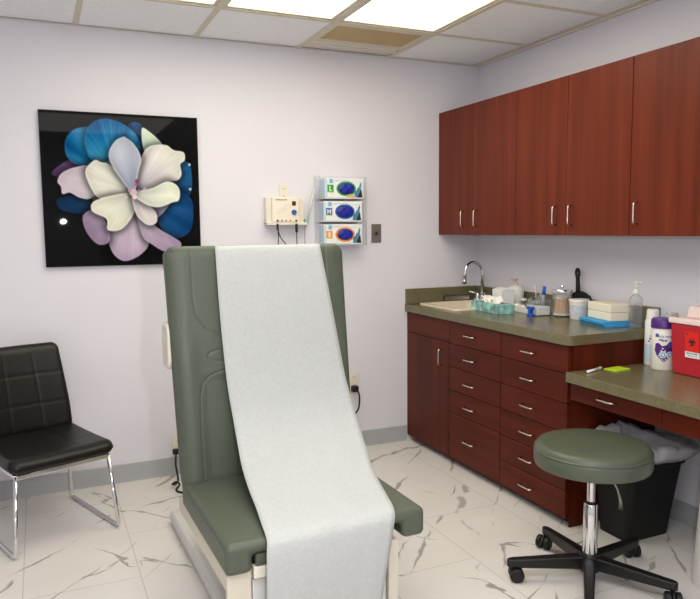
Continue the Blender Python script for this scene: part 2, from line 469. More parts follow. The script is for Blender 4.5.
# worktop with backsplash; the sink opening is cut out
SX0, SX1, SY0, SY1 = -.455, -.10, -.46, -.085
t = thing('worktop', 'long olive green laminate worktop with raised splash, holding the sink', 'worktop', (0, 0, .862))
bm = bmesh.new()
CY = -1.5305
z0, z1 = -.007, .038
box(bm, -.556, SX0, SY0, -.001, z0, z1)
box(bm, SX1, -.001, SY0, -.001, z0, z1)
box(bm, SX0, SX1, SY1, -.001, z0, z1)
prism(bm, [(-.556, SY0), (-.556, CY + .03), (-.553, CY + .014), (-.543, CY + .004), (-.528, CY), (-.001, CY), (-.001, SY0)], 2, z0, z1)
bmesh.ops.remove_doubles(bm, verts=bm.verts, dist=1e-5)
finish('top', bm, M['counter'], t)
boxo('splash', (-.022, -.001, CY, -.001, .0385, .137), M['counter'], t, bevel=.003)
boxo('splash', (-.554, -.0225, -.022, -.001, .0385, .137), M['counter'], t, bevel=.003)

# desk
t = thing('desk_top', 'lower olive green laminate desk top with a drawer underneath, right of the worktop', 'desk', (0, 0, .6995))
finish('top', prism(bmesh.new(), [(-.563, -1.5215), (-.563, -2.75), (-.001, -2.75), (-.001, -1.5215)], 2, -.008, .038), M['counter'], t, bevel=.003)
boxo('apron', (BX + .02, BX + .04, -2.73, -2.034, -.088, -.009), M['woodh'], t)
d = boxo('drawer', (BX + .005, BX + .024, -2.030, -1.524, -.090, -.010), M['woodh'], t, bevel=.001)
boxo('drawer_tray', (BX + .03, -.14, -2.01, -1.56, -.08, -.012), M['woodh'], d)
handle(d, (BX + .005, -1.752, -.047), False)
boxo('filler', (BX + .005, BX + .019, -2.73, -2.034, -.092, -.010), M['woodh'], t)
boxo('end_panel', (BX + .02, -.01, -2.75, -2.732, -.6994, -.009), M['woodv'], t)

# sink
t = thing('sink', 'cream drop-in sink set in the worktop near the back wall', 'sink', (0, 0, .9))
bm = bmesh.new()
O_ = rrect(-.487, -.068, -.492, -.055, .03); I_ = rrect(SX0 + .012, SX1 - .012, SY0 + .012, SY1 - .012, .045)
def ring(pts, z): return [bm.verts.new((p[0], p[1], z)) for p in pts]
Fl = rrect(SX0 + .04, SX1 - .04, SY0 + .04, SY1 - .04, .05)
rr = [ring(O_, .0005), ring(O_, .010), ring(I_, .011), ring(I_, .0), ring(Fl, -.115)]
for a, b in zip(rr, rr[1:]):
    for i in range(len(a)):
        j = (i + 1) % len(a); bm.faces.new([a[i], a[j], b[j], b[i]])
bm.faces.new(rr[-1])
finish('basin', bm, M['cream'], t, smooth=False, bevel=.003)
latheo('drain', [(0, -.112), (.035, -.112), (.035, -.1145), (0, -.1145)], M['chrome'], t).location = (-.28, -.27, 0)

# faucet
t = thing('faucet', 'chrome gooseneck faucet with lever handles behind the sink', 'faucet', (-.060, -.148, .911))
boxo('deck_plate', (-.018, .028, -.075, .075, -.008, .010), M['chrome'], t, bevel=.006)
pts = [(0, 0, .01), (0, 0, .185)] + [(-.067 + .067 * math.cos(a), .002, .185 + .067 * math.sin(a)) for a in [PI * k / 12 for k in range(1, 12)]] + [(-.134, .002, .18), (-.136, .002, .145)]
tubeo('spout', pts, .0115, M['chrome'], t, 12)
tubeo('aerator', [(-.136, .002, .147), (-.136, .002, .115)], .015, M['chrome'], t, 14)
latheo('collar', [(0, .04), (.016, .04), (.019, .01), (0, .01)], M['chrome'], t)
for s in (-1, 1):
    hb = latheo('handle_hub', [(0, .045), (.013, .045), (.017, .03), (.018, .01), (0, .01)], M['chrome'], t, 20); hb.location = (0, s * .052, 0)
    tubeo('lever', [(0, 0, .04), (-.02, s * .015, .050), (-.055, s * .02, .058)], [.008, .007, .005], M['chrome'], hb, 8)
t = thing('soap_tray', 'dark stainless tray standing behind the cream sink basin', 'tray', (-.200, -.036, .9115))
bm = bmesh.new()
prism(bm, [(-.014, .0), (.012, .0), (.012, .036), (.008, .036), (.008, .004), (-.011, .004), (-.011, .030), (-.014, .030)], 0, -.08, .115)
box(bm, -.084, -.08, -.014, .012, 0, .036)
finish('tray_body', bm, M['steel'], t, bevel=.001)

# ------------------------------------------------------------------ worktop items
CZ = .9005
# tissue box
ang = math.atan2(-.317, -.033) + PI / 2
t = thing('tissue_box', 'teal and white tissue box with tissues sticking out, in front of the faucet', 'tissue box', (-.300, -.592, CZ), math.radians(-6))
boxo('carton', (-.058, .058, -.155, .155, 0, .052), M['tissue'], t, bevel=.002)
bm = bmesh.new()
prism(bm, ellipse(0, 0, .03, .09), 2, .0522, .0527); finish('opening', bm, M['card'], t)
bm = bmesh.new()
random.seed(3)
for k in range(3):
    g = {}
    ox = (-.05, .0, .055)[k]
    for i in range(9):
        for j in range(9):
            u = i / 8 - .5; v = j / 8 - .5
            hgt = .03 * (1 - (2 * abs(u)) ** 1.5) + .008 * math.sin(9 * u + k) * math.cos(7 * v + 2 * k)
            g[i, j] = bm.verts.new((v * .07 + .006 * math.sin(6 * u), ox + u * .10, .054 + max(0, hgt + .010 * math.sin(5 * v + k))))
    for i in range(8):
        for j in range(8): bm.faces.new([g[i, j], g[i + 1, j], g[i + 1, j + 1], g[i, j + 1]])
o = finish('tissues', bm, M['cotton'], t, smooth=True)
s = o.modifiers.new('th', 'SOLIDIFY'); s.thickness = .001

# white carton with sloped lid
t = thing('white_carton', 'white cardboard box standing behind the tissue box, nearest the faucet', 'box', (-.187, -.545, CZ), math.radians(-4))
prismo('carton', [(-.045, 0), (.045, 0), (.045, .124), (.0, .132), (-.045, .120)], 1, -.050, .050, M['card'], t, bevel=.003)
boxo('label_band', (-.0462, -.0452, -.05, .04, .02, .045), M['pale'], t)
t = thing('soap_pump_bottle', 'wide white canister with a pale pink pump and a small black patch', 'bottle', (-.084, -.530, CZ))
latheo('bottle', [(0, 0), (.046, 0), (.048, .004), (.048, .116), (.038, .132), (.014, .138), (.012, .142), (0, .142)], M['white'], t)
latheo('collar', [(0, .1425), (.014, .1425), (.014, .156), (.005, .158), (.005, .170), (0, .170)], M['pinkp'], t)
prismo('pump_head', rrect(-.035, .012, -.008, .008, .005), 2, .1705, .180, M['pinkp'], t, bevel=.002)
o = boxo('black_patch', (-.0006, .0006, -.013, .013, .088, .110), M['ink'], t); o.location = (-.0488 * math.cos(.15), -.0488 * math.sin(.15) * -1 * -1, 0); o.rotation_euler = (0, 0, .15)

# tray of dressings with jars and syringes
t = thing('supply_tray', 'low white plastic tray of small supplies between tissue box and clear bin', 'tray', (-.130, -.695, CZ), math.radians(-4))
bm = bmesh.new()
box(bm, -.055, .055, -.105, .105, 0, .003)
for b in ((-.055, -.052, -.105, .105), (.052, .055, -.105, .105), (-.052, .052, -.105, -.102), (-.052, .052, .102, .105)): box(bm, *b, .003, .034)
finish('tray_body', bm, M['white'], t, bevel=.001)
random.seed(11)
for i, (x, y, r_, lb) in enumerate(((-.025, .06, .019, 'white wad of cotton at the far end of the white supply tray'),
                                   (-.022, -.055, .021, 'white wad of cotton at the near end of the white supply tray'),
                                   (-.028, .0, .017, 'small white wad of cotton in the middle of the white supply tray'))):
    bm = bmesh.new(); bmesh.ops.create_icosphere(bm, subdivisions=3, radius=r_)
    for v in bm.verts: v.co *= 1 + .16 * math.sin(7 * v.co.x / r_ + i) * math.cos(5 * v.co.y / r_ + 2 * i)
    o = finish('cotton_wad', bm, M['cotton'], smooth=True); o.location = (-.130 + x, -.695 + y, CZ + .004 + r_ * 1.02)
    tag(o, lb, 'cotton', 'cotton wads in the white tray')
for i, (x, y, hh, lb) in enumerate(((-.105, -.635, .066, 'small clear jar standing at the far end of the white tray'),
                                   (-.102, -.700, .078, 'tallest small clear jar standing in the middle of the white tray'),
                                   (-.105, -.765, .062, 'small clear jar standing at the near end of the white tray'))):
    t = thing('small_jar', lb, 'jar', (x, y, CZ + .0035), 0, 'small jars in the white tray')
    latheo('jar_body', [(0, 0), (.017, 0), (.018, .003), (.018, hh - .012), (.014, hh - .008), (0, hh - .008)], M['clear'], t, 20)
    latheo('lid', [(0, hh), (.016, hh), (.016, hh - .012), (0, hh - .012)], M['steel'] if i == 1 else M['card'], t, 20)
    latheo('contents', [(0, .003), (.014, .003), (.014, hh * .5), (0, hh * .5)], M['grey'] if i != 1 else M['steel'], t, 16)
t = thing('brush_cup', 'small clear cup holding upright white instruments behind the white tray', 'cup', (-.056, -.70, CZ))
latheo('cup_body', [(0, 0), (.024, 0), (.030, .085), (.028, .085), (.022, .003), (0, .003)], M['clear'], t)
for i, (dx, dy, hh, lb) in enumerate(((.0, .012, .150, 'thin pale instrument leaning left in the small clear cup'),
                                     (.004, -.010, .140, 'thin pale instrument leaning right in the small clear cup'))):
    bm = tube(bmesh.new(), [(0, 0, .006), (dx * 2, dy * 1.2, hh * .7), (dx * 3, dy * 2.2, hh)], [.003, .003, .0055], 8)
    o = finish('instrument', bm, M['white'] if i == 0 else M['greyp'], smooth=True); o.location = (-.056, -.70 + dy * .5, CZ)
    tag(o, lb, 'instrument', 'instruments in the clear cup')

# clear bin with pens
t = thing('clear_bin', 'clear square plastic bin of pens beside the swab jar', 'bin', (-.178, -.863, CZ), math.radians(-3))
bm = bmesh.new()
box(bm, -.05, .05, -.045, .045, 0, .003)
for b in ((-.05, -.0475, -.045, .045), (.0475, .05, -.045, .045), (-.0475, .0475, -.045, -.0425), (-.0475, .0475, .0425, .045)): box(bm, *b, .003, .088)
finish('bin_body', bm, M['clear'], t, bevel=.001)
boxo('contents', (-.044, .044, -.039, .039, .0035, .05), M['card'], t, bevel=.004)
t = thing('blue_marker', 'dark blue marker standing in the clear square bin', 'marker', (-.158, -.866, CZ + .0505))
tubeo('barrel', [(0, 0, 0), (.004, -.003, .062)], .008, M['grey'], t, 12)
tubeo('cap', [(.0042, -.0032, .064), (.007, -.005, .108)], .0095, M['tape'], t, 12)
t = thing('grey_scissors', 'grey handled scissors standing in the clear square bin', 'scissors', (-.153, -.840, CZ + .0505))
finish('handle_ring', tube(bmesh.new(), [(0, .016 * math.cos(a), .040 + .018 * math.sin(a)) for a in [2 * PI * k / 16 for k in range(16)]], .0045, 8, closed=True), M['grey'], t, smooth=True)
boxo('blade', (-.002, .002, -.006, .006, 0, .019), M['steel'], t)
t = thing('blue_tape_dispenser', 'bright blue tape holder standing in front of the clear square bin', 'tape holder', (-.248, -.876, CZ), math.radians(0))
prismo('holder', [(-.022, 0), (.022, 0), (.022, .010), (.009, .012), (.008, .036), (.024, .038), (.024, .052), (-.024, .052), (-.024, .038), (-.008, .036), (-.009, .012), (-.022, .010)], 0, -.012, .012, M['tape'], t, bevel=.003)

# swab jar
t = thing('swab_jar', 'clear glass jar packed with wooden swabs, metal lid with knob', 'jar', (-.106, -.962, CZ))
latheo('glass_jar', [(0, 0), (.051, 0), (.054, .004), (.054, .132), (.052, .134), (.051, .132), (.051, .006), (0, .006)], M['clear'], t)
latheo('lid', [(0, .150), (.053, .148), (.056, .144), (.056, .134), (.0545, .1345), (0, .1345)], M['chrome'], t)
latheo('lid_knob', [(0, .173), (.008, .171), (.010, .162), (.004, .156), (.005, .1505), (0, .1505)], M['chrome'], t, 16)
random.seed(5)
bm = bmesh.new()
for i in range(110):
    a = random.uniform(0, 2 * PI); r0 = .043 * math.sqrt(random.random()); b = a + random.uniform(-1.3, 1.3); r1 = .044 * math.sqrt(random.random())
    p0 = Vector((r0 * math.cos(a), r0 * math.sin(a), .008)); p1 = Vector((r1 * math.cos(b), r1 * math.sin(b), random.uniform(.10, .122)))
    tube(bm, [p0, p1], .0017, 5)
    tube(bm, [p0, p0.lerp(p1, .07), p0.lerp(p1, .1)], [.003, .0034, .0012], 6, 1)
    tube(bm, [p1.lerp(p0, .1), p1.lerp(p0, .05), p1], [.0012, .003, .002], 6, 1)
o = finish('wooden_swabs', bm, [M['swabw'], M['cotton']]); tag(o, 'bundle of thin wooden cotton-tipped swabs inside the glass jar', 'swabs'); o.location = (-.106, -.962, CZ); o['kind'] = 'stuff'

# tub
t = thing('white_tub', 'round white tub with a pale printed label in front of the dustpan', 'tub', (-.105, -1.094, CZ))
latheo('tub_body', [(0, 0), (.043, 0), (.046, .004), (.0500, .093), (0, .093)], M['tub'], t)
latheo('label_band', [(.0467, .015), (.0471, .015), (.0499, .077), (.0495, .077)], M['tublabel'], t)
latheo('lid', [(0, .106), (.050, .106), (.0525, .103), (.0525, .0935), (0, .0935)], M['tub'], t)

# dustpan
t = thing('dustpan', 'black dustpan standing upright against the wall behind the white tub', 'dustpan', (-.0235, -1.010, CZ), 0)
pan = [(-.095, 0), (.07, 0), (.080, .06), (.070, .105), (.045, .126), (.012, .138), (-.012, .142), (-.045, .136), (-.085, .118), (-.106, .085), (-.108, .03)]
prismo('pan', [(y, z) for y, z in pan], 0, -.022, .0, M['blackm'], t, bevel=.008, seg=3)
hp = [(-.012, 0), (.012, 0), (.011, .06), (.016, .105), (.014, .122), (0, .13), (-.014, .122), (-.016, .105), (-.011, .06)]
bm = bmesh.new()
tube(bm, [(0, 0, .002), (0, 0, .03), (0, 0, .085)], [.012, .012, .010], 12)
tube(bm, [(0, .012 * math.cos(a), .106 + .022 * math.sin(a)) for a in [2 * PI * k / 18 for k in range(18)]], .0075, 8, closed=True)
h_ = finish('handle', bm, M['blackm'], t, smooth=True); h_.location = (-.011, .004, .130); h_.rotation_euler = (math.radians(-3), 0, 0)

# towels on blue pads
t = thing('blue_pads', 'folded stack of bright blue pads under the cream towels', 'pads', (-.122, -1.308, CZ), math.radians(-12))
random.seed(2)
for i in range(4):
    dx = random.uniform(-.006, .006)
    boxo('pad', (-.085 + dx, .072 + dx, -.118 - dx, .112 + dx, i * .0068, i * .0068 + .0062), M['pad'], t, bevel=.0028, seg=3)
t = thing('towel_stack', 'thick stack of folded cream paper towels lying on the blue pads', 'towels', (-.108, -1.310, CZ + .0275), math.radians(-12))
for i in range(2):
    boxo('towel', (-.062, .060, -.108, .096, i * .041, i * .041 + .0405), M['gauze'], t, bevel=.005, seg=3)

# sanitizer bottle
t = thing('sanitizer_bottle', 'clear pump bottle of hand gel at the right end of the worktop', 'bottle', (-.122, -1.492, CZ))
latheo('bottle', [(0, 0), (.030, 0), (.032, .004), (.032, .135), (.029, .150), (.016, .163), (.013, .165), (.013, .170), (.011, .170), (.011, .163), (.026, .149), (.029, .135), (.029, .005), (0, .005)], M['clear'], t)
latheo('gel', [(0, .006), (.0275, .006), (.0275, .125), (0, .125)], M['gel'], t)
latheo('collar', [(0, .190), (.010, .190), (.016, .176), (.0165, .1705), (0, .1705)], M['white'], t)
tubeo('stem', [(0, 0, .191), (0, 0, .212)], .005, M['white'], t)
prismo('pump_head', [(-.010, .213), (.009, .213), (.010, .226), (-.010, .226)], 0, -.007, .007, M['white'], t, bevel=.002)
tubeo('nozzle', [(0, -.008, .221), (0, -.030, .221), (0, -.036, .216)], .0035, M['white'], t, 8)

# ------------------------------------------------------------------ desk items
DZ = .738
t = thing('aerosol_can', 'tall white and light blue spray can beside the purple-lidded tub', 'can', (-.090, -1.566, DZ))
latheo('can_body', [(0, 0), (.031, 0), (.033, .004), (.033, .205), (.030, .214), (0, .214)], M['card'], t)
latheo('blue_band', [(.0332, .02), (.0335, .02), (.0335, .10), (.0332, .10)], M['pale'], t)
latheo('cap', [(0, .262), (.024, .262), (.027, .256), (.029, .2145), (0, .2145)], M['white'], t)
for zz, s_, mm in ((.175, 'No', 'purplep'), (.135, 'O', 'blue'), (.11, 'O', 'purplep')):
    pass
for k in range(7):
    a = math.radians(200 + 8 * k); zz = .115 + .012 * (k % 4) + .006 * (k // 4)
    o = boxo('print_mark', (-.0006, .0006, -.004, .004, -.0035, .0035), M['purplep'] if k % 2 else M['blue'], t); o.location = (.0338 * math.cos(a), .0338 * math.sin(a), zz); o.rotation_euler = (0, 0, a)
t = thing('white_bottle', 'slim white bottle standing behind the purple-lidded tub', 'bottle', (-.036, -1.618, DZ))
latheo('bottle', [(0, 0), (.030, 0), (.031, .004), (.031, .20), (.022, .225), (.014, .232), (.014, .250), (0, .250)], M['greyp'], t)
t = thing('wipes_tub', 'white wipes tub with purple lid and purple heart print, beside the sharps box', 'tub', (-.120, -1.658, DZ), math.radians(0))
latheo('tub_body', [(0, 0), (.049, 0), (.052, .006), (.052, .185), (.049, .189), (0, .189)], M['tub'], t, 48)
latheo('lid', [(0, .232), (.048, .232), (.054, .225), (.055, .1895), (0, .1895)], M['purple'], t, 48)
def wrap(name, poly, m, parent, r, a0, z0):
    """a flat print wrapped on a cylinder of radius r; poly in (s, z) metres around angle a0"""
    bm = bmesh.new()
    vs_ = [bm.verts.new((p[0], p[1], 0)) for p in poly]
    f = bm.faces.new(vs_)
    bmesh.ops.triangulate(bm, faces=[f])
    bmesh.ops.subdivide_edges(bm, edges=bm.edges, cuts=3, use_grid_fill=True)
    bmesh.ops.triangulate(bm, faces=bm.faces)
    for v in bm.verts:
        a = a0 + v.co.x / r
        v.co = Vector((r * math.cos(a), r * math.sin(a), z0 + v.co.y))
    o = finish(name, bm, m, parent); s = o.modifiers.new('th', 'SOLIDIFY'); s.thickness = .0004; s.offset = 1
    return o
A0 = math.radians(226)
wrap('heart_print', [(0, -.048), (.030, -.018), (.042, .012), (.040, .036), (.024, .044), (.008, .030), (0, .014), (-.008, .026), (-.024, .040), (-.038, .036), (-.042, .006), (-.030, -.020)], M['purplep'], t, .0523, A0, .085)
for s_, z_, r_ in ((-.004, .072, .015), (.026, .072, .015)):
    wrap('print_disc', ellipse(s_, z_ - .072, r_, r_, 16), M['card'], t, .0529, A0, z_)
    wrap('print_disc', ellipse(s_, z_ - .072, r_ * .78, r_ * .78, 16), M['sky'], t, .0533, A0, z_)
    wrap('print_disc', ellipse(s_, z_ - .072, r_ * .35, r_ * .35, 16), M['card'], t, .0537, A0, z_)
wrap('blue_spot', ellipse(.030, 0, .015, .015, 16), M['blue'], t, .0529, A0, .118)
wrap('blue_logo', rrect(-.040, -.024, -.008, .008, .003), M['blue'], t, .0525, A0, .158)
def wraptext(name, s, size, m, parent, r, a0, z0, sx=1.0, bold=0.0):
    o = text(name, s, size, m, parent, (0, 0, 0), (0, 0, 0), 0, 'CENTER', bold)
    me = o.data
    for v in me.vertices:
        a = a0 + v.co.x * sx / r; v.co = Vector((r * math.cos(a), r * math.sin(a), z0 + v.co.y))
    o.scale = (1, 1, 1); return o
wraptext('lettering', 'POLYWICK', .015, M['blue'], t, .0527, A0 + .22, .148, 1.0, .0003)
wraptext('lettering', 'Wipes', .014, M['purplep'], t, .0527, A0 - .12, .133, 1.0, .0006)

# sharps container
t = thing('sharps_container', 'red sharps container with pinkish white lid and biohazard label', 'sharps container', (-.012, -1.742, DZ))
bm = bmesh.new()
w0, w1 = (-.145, 0, -.285, 0), (-.160, 0, -.30, .004)
def frus(bm, a, b, z0, z1):
    A = [bm.verts.new(p) for p in ((a[0], a[2], z0), (a[1], a[2], z0), (a[1], a[3], z0), (a[0], a[3], z0))]
    Bv = [bm.verts.new(p) for p in ((b[0], b[2], z1), (b[1], b[2], z1), (b[1], b[3], z1), (b[0], b[3], z1))]
    bm.faces.new(A[::-1]); bm.faces.new(Bv)
    for i in range(4): bm.faces.new([A[i], A[(i + 1) % 4], Bv[(i + 1) % 4], Bv[i]])
frus(bm, w0, w1, 0, .225)
finish('bin_body', bm, M['red'], t, bevel=.008, seg=3)
boxo('lid', (-.168, .004, -.306, .010, .2255, .250), M['pinkw'], t, bevel=.005)
hood = prismo('hood', [(-.05, .2505), (-.27, .2505), (-.27, .292), (-.075, .305), (-.06, .300)], 0, -.13, -.01, M['pinkw'], t, bevel=.008, seg=3)
boxo('hood_slot', (-.11, -.05, -.24, -.11, .303, .309), M['greyp'], t, bevel=.001)
bm = tube(bmesh.new(), [(-.150, -.020 + .007 * math.cos(a), .259 + .008 * math.sin(a)) for a in [2 * PI * k / 14 for k in range(14)]], .0025, 6, closed=True)
finish('latch_ring', bm, M['brass'], t, smooth=True)
lt = thing('x', 'x', 'x'); bpy.data.objects.remove(lt)
slope = .015 / .225
lab = boxo('biohazard_label', (-.0008, .0008, -.036, .036, 0, .085), M['redlab'], t); lab.location = (-.1575, -.112, .112); lab.rotation_euler = (0, -math.atan(slope), 0)
wl = boxo('white_strip', (-.001, .0008, -.036, .036, -.028, -.002), M['card'], lab)
def biohazard(parent, m, x, cy, cz, R_):
    bm = bmesh.new()
    tube(bm, [(x, cy + R_ * .42 * math.cos(a), cz + R_ * .42 * math.sin(a)) for a in [2 * PI * k / 24 for k in range(24)]], R_ * .07, 6, closed=True)
    for k in range(3):
        a0 = PI / 2 + k * 2 * PI / 3; c0 = (cy + R_ * .55 * math.cos(a0), cz + R_ * .55 * math.sin(a0))
        pts = []
        for j in range(19):
            a = a0 + math.radians(-150 + 300 * j / 18) + PI * 0
            pts.append((x, c0[0] + R_ * .45 * math.cos(a + PI), c0[1] + R_ * .45 * math.sin(a + PI)))
        rad = [R_ * (.03 + .13 * math.sin(PI * j / 18)) for j in range(19)]
        tube(bm, pts, rad, 6)
    for v in bm.verts: v.co.x = x + (v.co.x - x) * .12
    return finish('biohazard_symbol', bm, m, parent)
biohazard(lab, M['ink'], -.0012, 0, .040, .021)
text('lettering', 'BIOHAZARD', .0095, M['ink'], lab, (-.0012, 0, -.012), (PI / 2, 0, -PI / 2), .0002, 'CENTER', .0001)
text('lettering', 'INFECTIOUS WASTE', .0052, M['ink'], lab, (-.0012, 0, -.021), (PI / 2, 0, -PI / 2), .0002, 'CENTER')
text('lettering', '▼', .01, M['ink'], lab, (-.0012, .025, .07), (PI / 2, 0, -PI / 2), .0002, 'CENTER')

# pen and sticky notes
t = thing('white_pen', 'white pen lying on the desk beside the lime sticky notes', 'pen', (-.440, -1.568, DZ + .0065), math.radians(20))
tubeo('barrel', [(-.062, 0, 0), (.040, 0, 0)], .006, M['white'], t, 12)
tubeo('cap', [(.0405, 0, 0), (.066, 0, 0)], .0065, M['greyp'], t, 12)
t = thing('sticky_notes', 'lime green sticky note pad lying on the desk', 'note pad', (-.322, -1.584, DZ), math.radians(6))
for i in range(3):
    boxo('note', (-.048 + .002 * i, .048, -.036, .036 - .003 * i, i * .002, i * .002 + .0018), M['lime'], t)

# ------------------------------------------------------------------ waste bin with bag
t = thing('waste_bin', 'black rectangular waste bin under the desk behind the stool', 'bin', (-.278, -1.666, 0))
bm = bmesh.new()
bot = rrect(-.125, .125, -.088, .088, .025); top = rrect(-.150, .165, -.125, .116, .03); top2 = rrect(-.158, .175, -.135, .124, .03)
inn = rrect(-.145, .145, -.113, .111, .028); inb = rrect(-.121, .121, -.084, .084, .023)
rs = [ring(bot, 0), ring(top, .335), ring(top2, .337), ring(top2, .352), ring(inn, .352), ring(inb, .01)]
bm.faces.new(rs[0][::-1]); bm.faces.new(rs[-1])
for a, b in zip(rs, rs[1:]):
    for i in range(len(a)): bm.faces.new([a[i], a[(i + 1) % len(a)], b[(i + 1) % len(b)], b[i]])
finish('bin_body', bm, M['blackm'], t, bevel=.003)
# crumpled bag standing out of the bin and draped over its far and right rim
bm = bmesh.new()
n = 128; prof = [(-.030, .20, 0), (-.028, .34, .25), (-.030, .40, .8), (-.018, .425, 1.1), (.004, .435, 1.2), (.020, .415, 1.2), (.022, .385, .8), (.014, .355, .35)]
rg = []
for off, z, amp in prof:
    row = []
    for i in range(n):
        a = 2 * PI * i / n
        ca, sa = math.cos(a), math.sin(a)
        k = 1 / ((abs(ca) / (.148 + off)) ** 5 + (abs(sa) / (.113 + off)) ** 5) ** .2
        wv = .010 * math.sin(5 * a + 2) + .006 * math.sin(13 * a + z * 20) + .003 * math.sin(29 * a + z * 40)
        lump = max(0, math.cos(a - 2.2)) ** 2
        right = max(0, math.cos(a + .6)) ** 2
        zz = z + amp * (.040 * max(0, math.cos(a - 1.7)) ** 2 + 0 * lump - .010 * right + .5 * wv)
        kk = k + amp * (wv * .6)
        row.append(bm.verts.new((kk * ca * (.90 if ca < 0 else 1) + amp * right * .055, kk * sa - amp * right * .05, zz)))
    rg.append(row)
for a, b in zip(rg, rg[1:]):
    for i in range(n): bm.faces.new([a[i], a[(i + 1) % n], b[(i + 1) % n], b[i]])
o = finish('bin_bag', bm, M['bag'], smooth=True); o.location = (-.278, -1.666, 0)
s = o.modifiers.new('th', 'SOLIDIFY'); s.thickness = .0015
tag(o, 'crumpled translucent grey bin bag lining the black waste bin', 'bag')

# white step bin at the frame edge
t = thing('white_bin', 'tall white rounded bin at the far right edge of the photo, beside the stool', 'bin', (-.325, -2.21, 0))
latheo('bin_body', [(0, 0), (.143, 0), (.147, .01), (.118, .50), (0, .50)], M['white'], t, 48)
latheo('lid', [(0, .545), (.07, .540), (.11, .526), (.121, .504), (0, .504)], M['white'], t, 48)

# ------------------------------------------------------------------ stool
t = thing('rolling_stool', 'round green vinyl stool on a black five-star base with casters', 'stool', (-.783, -1.930, 0))
dz = .008
latheo('seat', [(q * 1.035, z + dz) for q, z in [(0, .552), (.10, .552), (.185, .549), (.199, .544), (.207, .533), (.2085, .522), (.2095, .521), (.213, .510), (.213, .478), (.208, .464), (.195, .458), (0, .458)]], M['vinyl2'], t, 72)
latheo('seat_piping', [(q * 1.035, z + dz) for q, z in [(.2095, .527), (.2125, .525), (.2125, .521), (.2095, .519)]], M['vinyl2'], t, 72)
latheo('seat_plate', [(0, .467), (.08, .467), (.08, .457), (0, .457)], M['black'], t)
latheo('gas_lift', [(0, .4565), (.016, .4565), (.016, .325), (0, .325)], M['chrome'], t)
latheo('lift_collar', [(0, .3245), (.018, .3245), (.018, .316), (0, .316)], M['black'], t)
latheo('column', [(0, .3155), (.024, .3155), (.027, .311), (.027, .27), (.0275, .268), (.0282, .115), (0, .115)], M['chrome'], t)
tubeo('height_lever', [(.02, -.02, .453), (.035, -.05, .448), (.070, -.065, .38), (.082, -.07, .335), (.084, -.07, .30)], [.004, .004, .004, .006, .007], M['steel'], t, 8)
latheo('hub', [(0, .1145), (.037, .1145), (.044, .10), (.042, .05), (.032, .040), (0, .040)], M['black'], t)
for k in range(5):
    a = math.radians(11 + 72 * k)
    l = prismo('leg', [(.028, -.023), (.030, .023), (.30, .017), (.320, .011), (.324, 0), (.320, -.011), (.30, -.017)], 2, 0, .032, M['black'], t, bevel=.010, seg=3)
    for v in l.data.vertices:
        v.co.z += .076 - .06 * (v.co.x) - (.02 if v.co.x < .1 and v.co.z < .01 else 0)
    l.rotation_euler = (0, 0, a)
    ca = thing('c', 'c', 'c'); bpy.data.objects.remove(ca)
    c_ = finish('caster', tube(bmesh.new(), [(0, 0, .035), (0, 0, .066)], .009, 8), M['black'], t, smooth=True)
    c_.location = (.304 * math.cos(a), .304 * math.sin(a), 0); c_.rotation_euler = (0, 0, a + 1.1 + k)
    for s in (-1, 1):
        wm = tube(bmesh.new(), [(.018, s * .006, .0285), (.018, s * .010, .0285), (.018, s * .026, .0285), (.018, s * .030, .0285)], [.022, .028, .028, .021], 24)
        finish('wheel', wm, M['rubber'], c_, smooth=False)
    hd = prismo('hood', [(.018 + .0295 * math.cos(q), .0285 + .0295 * math.sin(q)) for q in [math.radians(-10 + 20 * j) for j in range(11)]], 1, -.005, .005, M['black'], c_, bevel=.003)

# ------------------------------------------------------------------ guest chair
def grid_pad(name, fx, nu, nv, m, parent, sub=0):
    """closed pad from a function (u, v, side) -> xyz"""
    bm = bmesh.new(); g = {}
    for s in (0, 1):
        for i in range(nu + 1):
            for j in range(nv + 1):
                if s and (i in (0, nu) or j in (0, nv)): g[1, i, j] = g[0, i, j]; continue
                g[s, i, j] = bm.verts.new(fx(i / nu * 2 - 1, j / nv, s))
    for s in (0, 1):
        for i in range(nu):
            for j in range(nv):
                q = [g[s, i, j], g[s, i + 1, j], g[s, i + 1, j + 1], g[s, i, j + 1]]
                bm.faces.new(q if s else q[::-1])
    return finish(name, bm, m, parent, smooth=True, sub=sub)
def groove(d, w, depth): return -depth * math.exp(-(d / w) ** 2)
t = thing('guest_chair', 'black quilted leatherette guest chair with chrome sled legs by the back wall', 'chair', (-2.726, -.46, 0), math.radians(20.5))
def sq(u, v, r):  # squash the unit square to a rounded rectangle
    return u, v
def edgef(u, v, ku=.10, kv=.10):
    a = min(1, (1 - abs(u)) / ku); b = min(1, min(v, 1 - v) / kv)
    e = math.sqrt(max(0, 1 - (1 - a) ** 2)) * math.sqrt(max(0, 1 - (1 - b) ** 2)); return e
def corner(u, v, cu, cv):
    """pull the corners in: returns scaled u, v"""
    vv = v * 2 - 1
    du = max(0, (abs(u) - (1 - cu)) / cu); dv = max(0, (abs(vv) - (1 - cv)) / cv)
    k = max(du, dv); r = math.hypot(du, dv)
    if r > 1e-6 and du > 0 and dv > 0:
        f = k / r
        u = math.copysign((1 - cu) + du * f * cu, u); vv = math.copysign((1 - cv) + dv * f * cv, vv)
    return u, (vv + 1) / 2
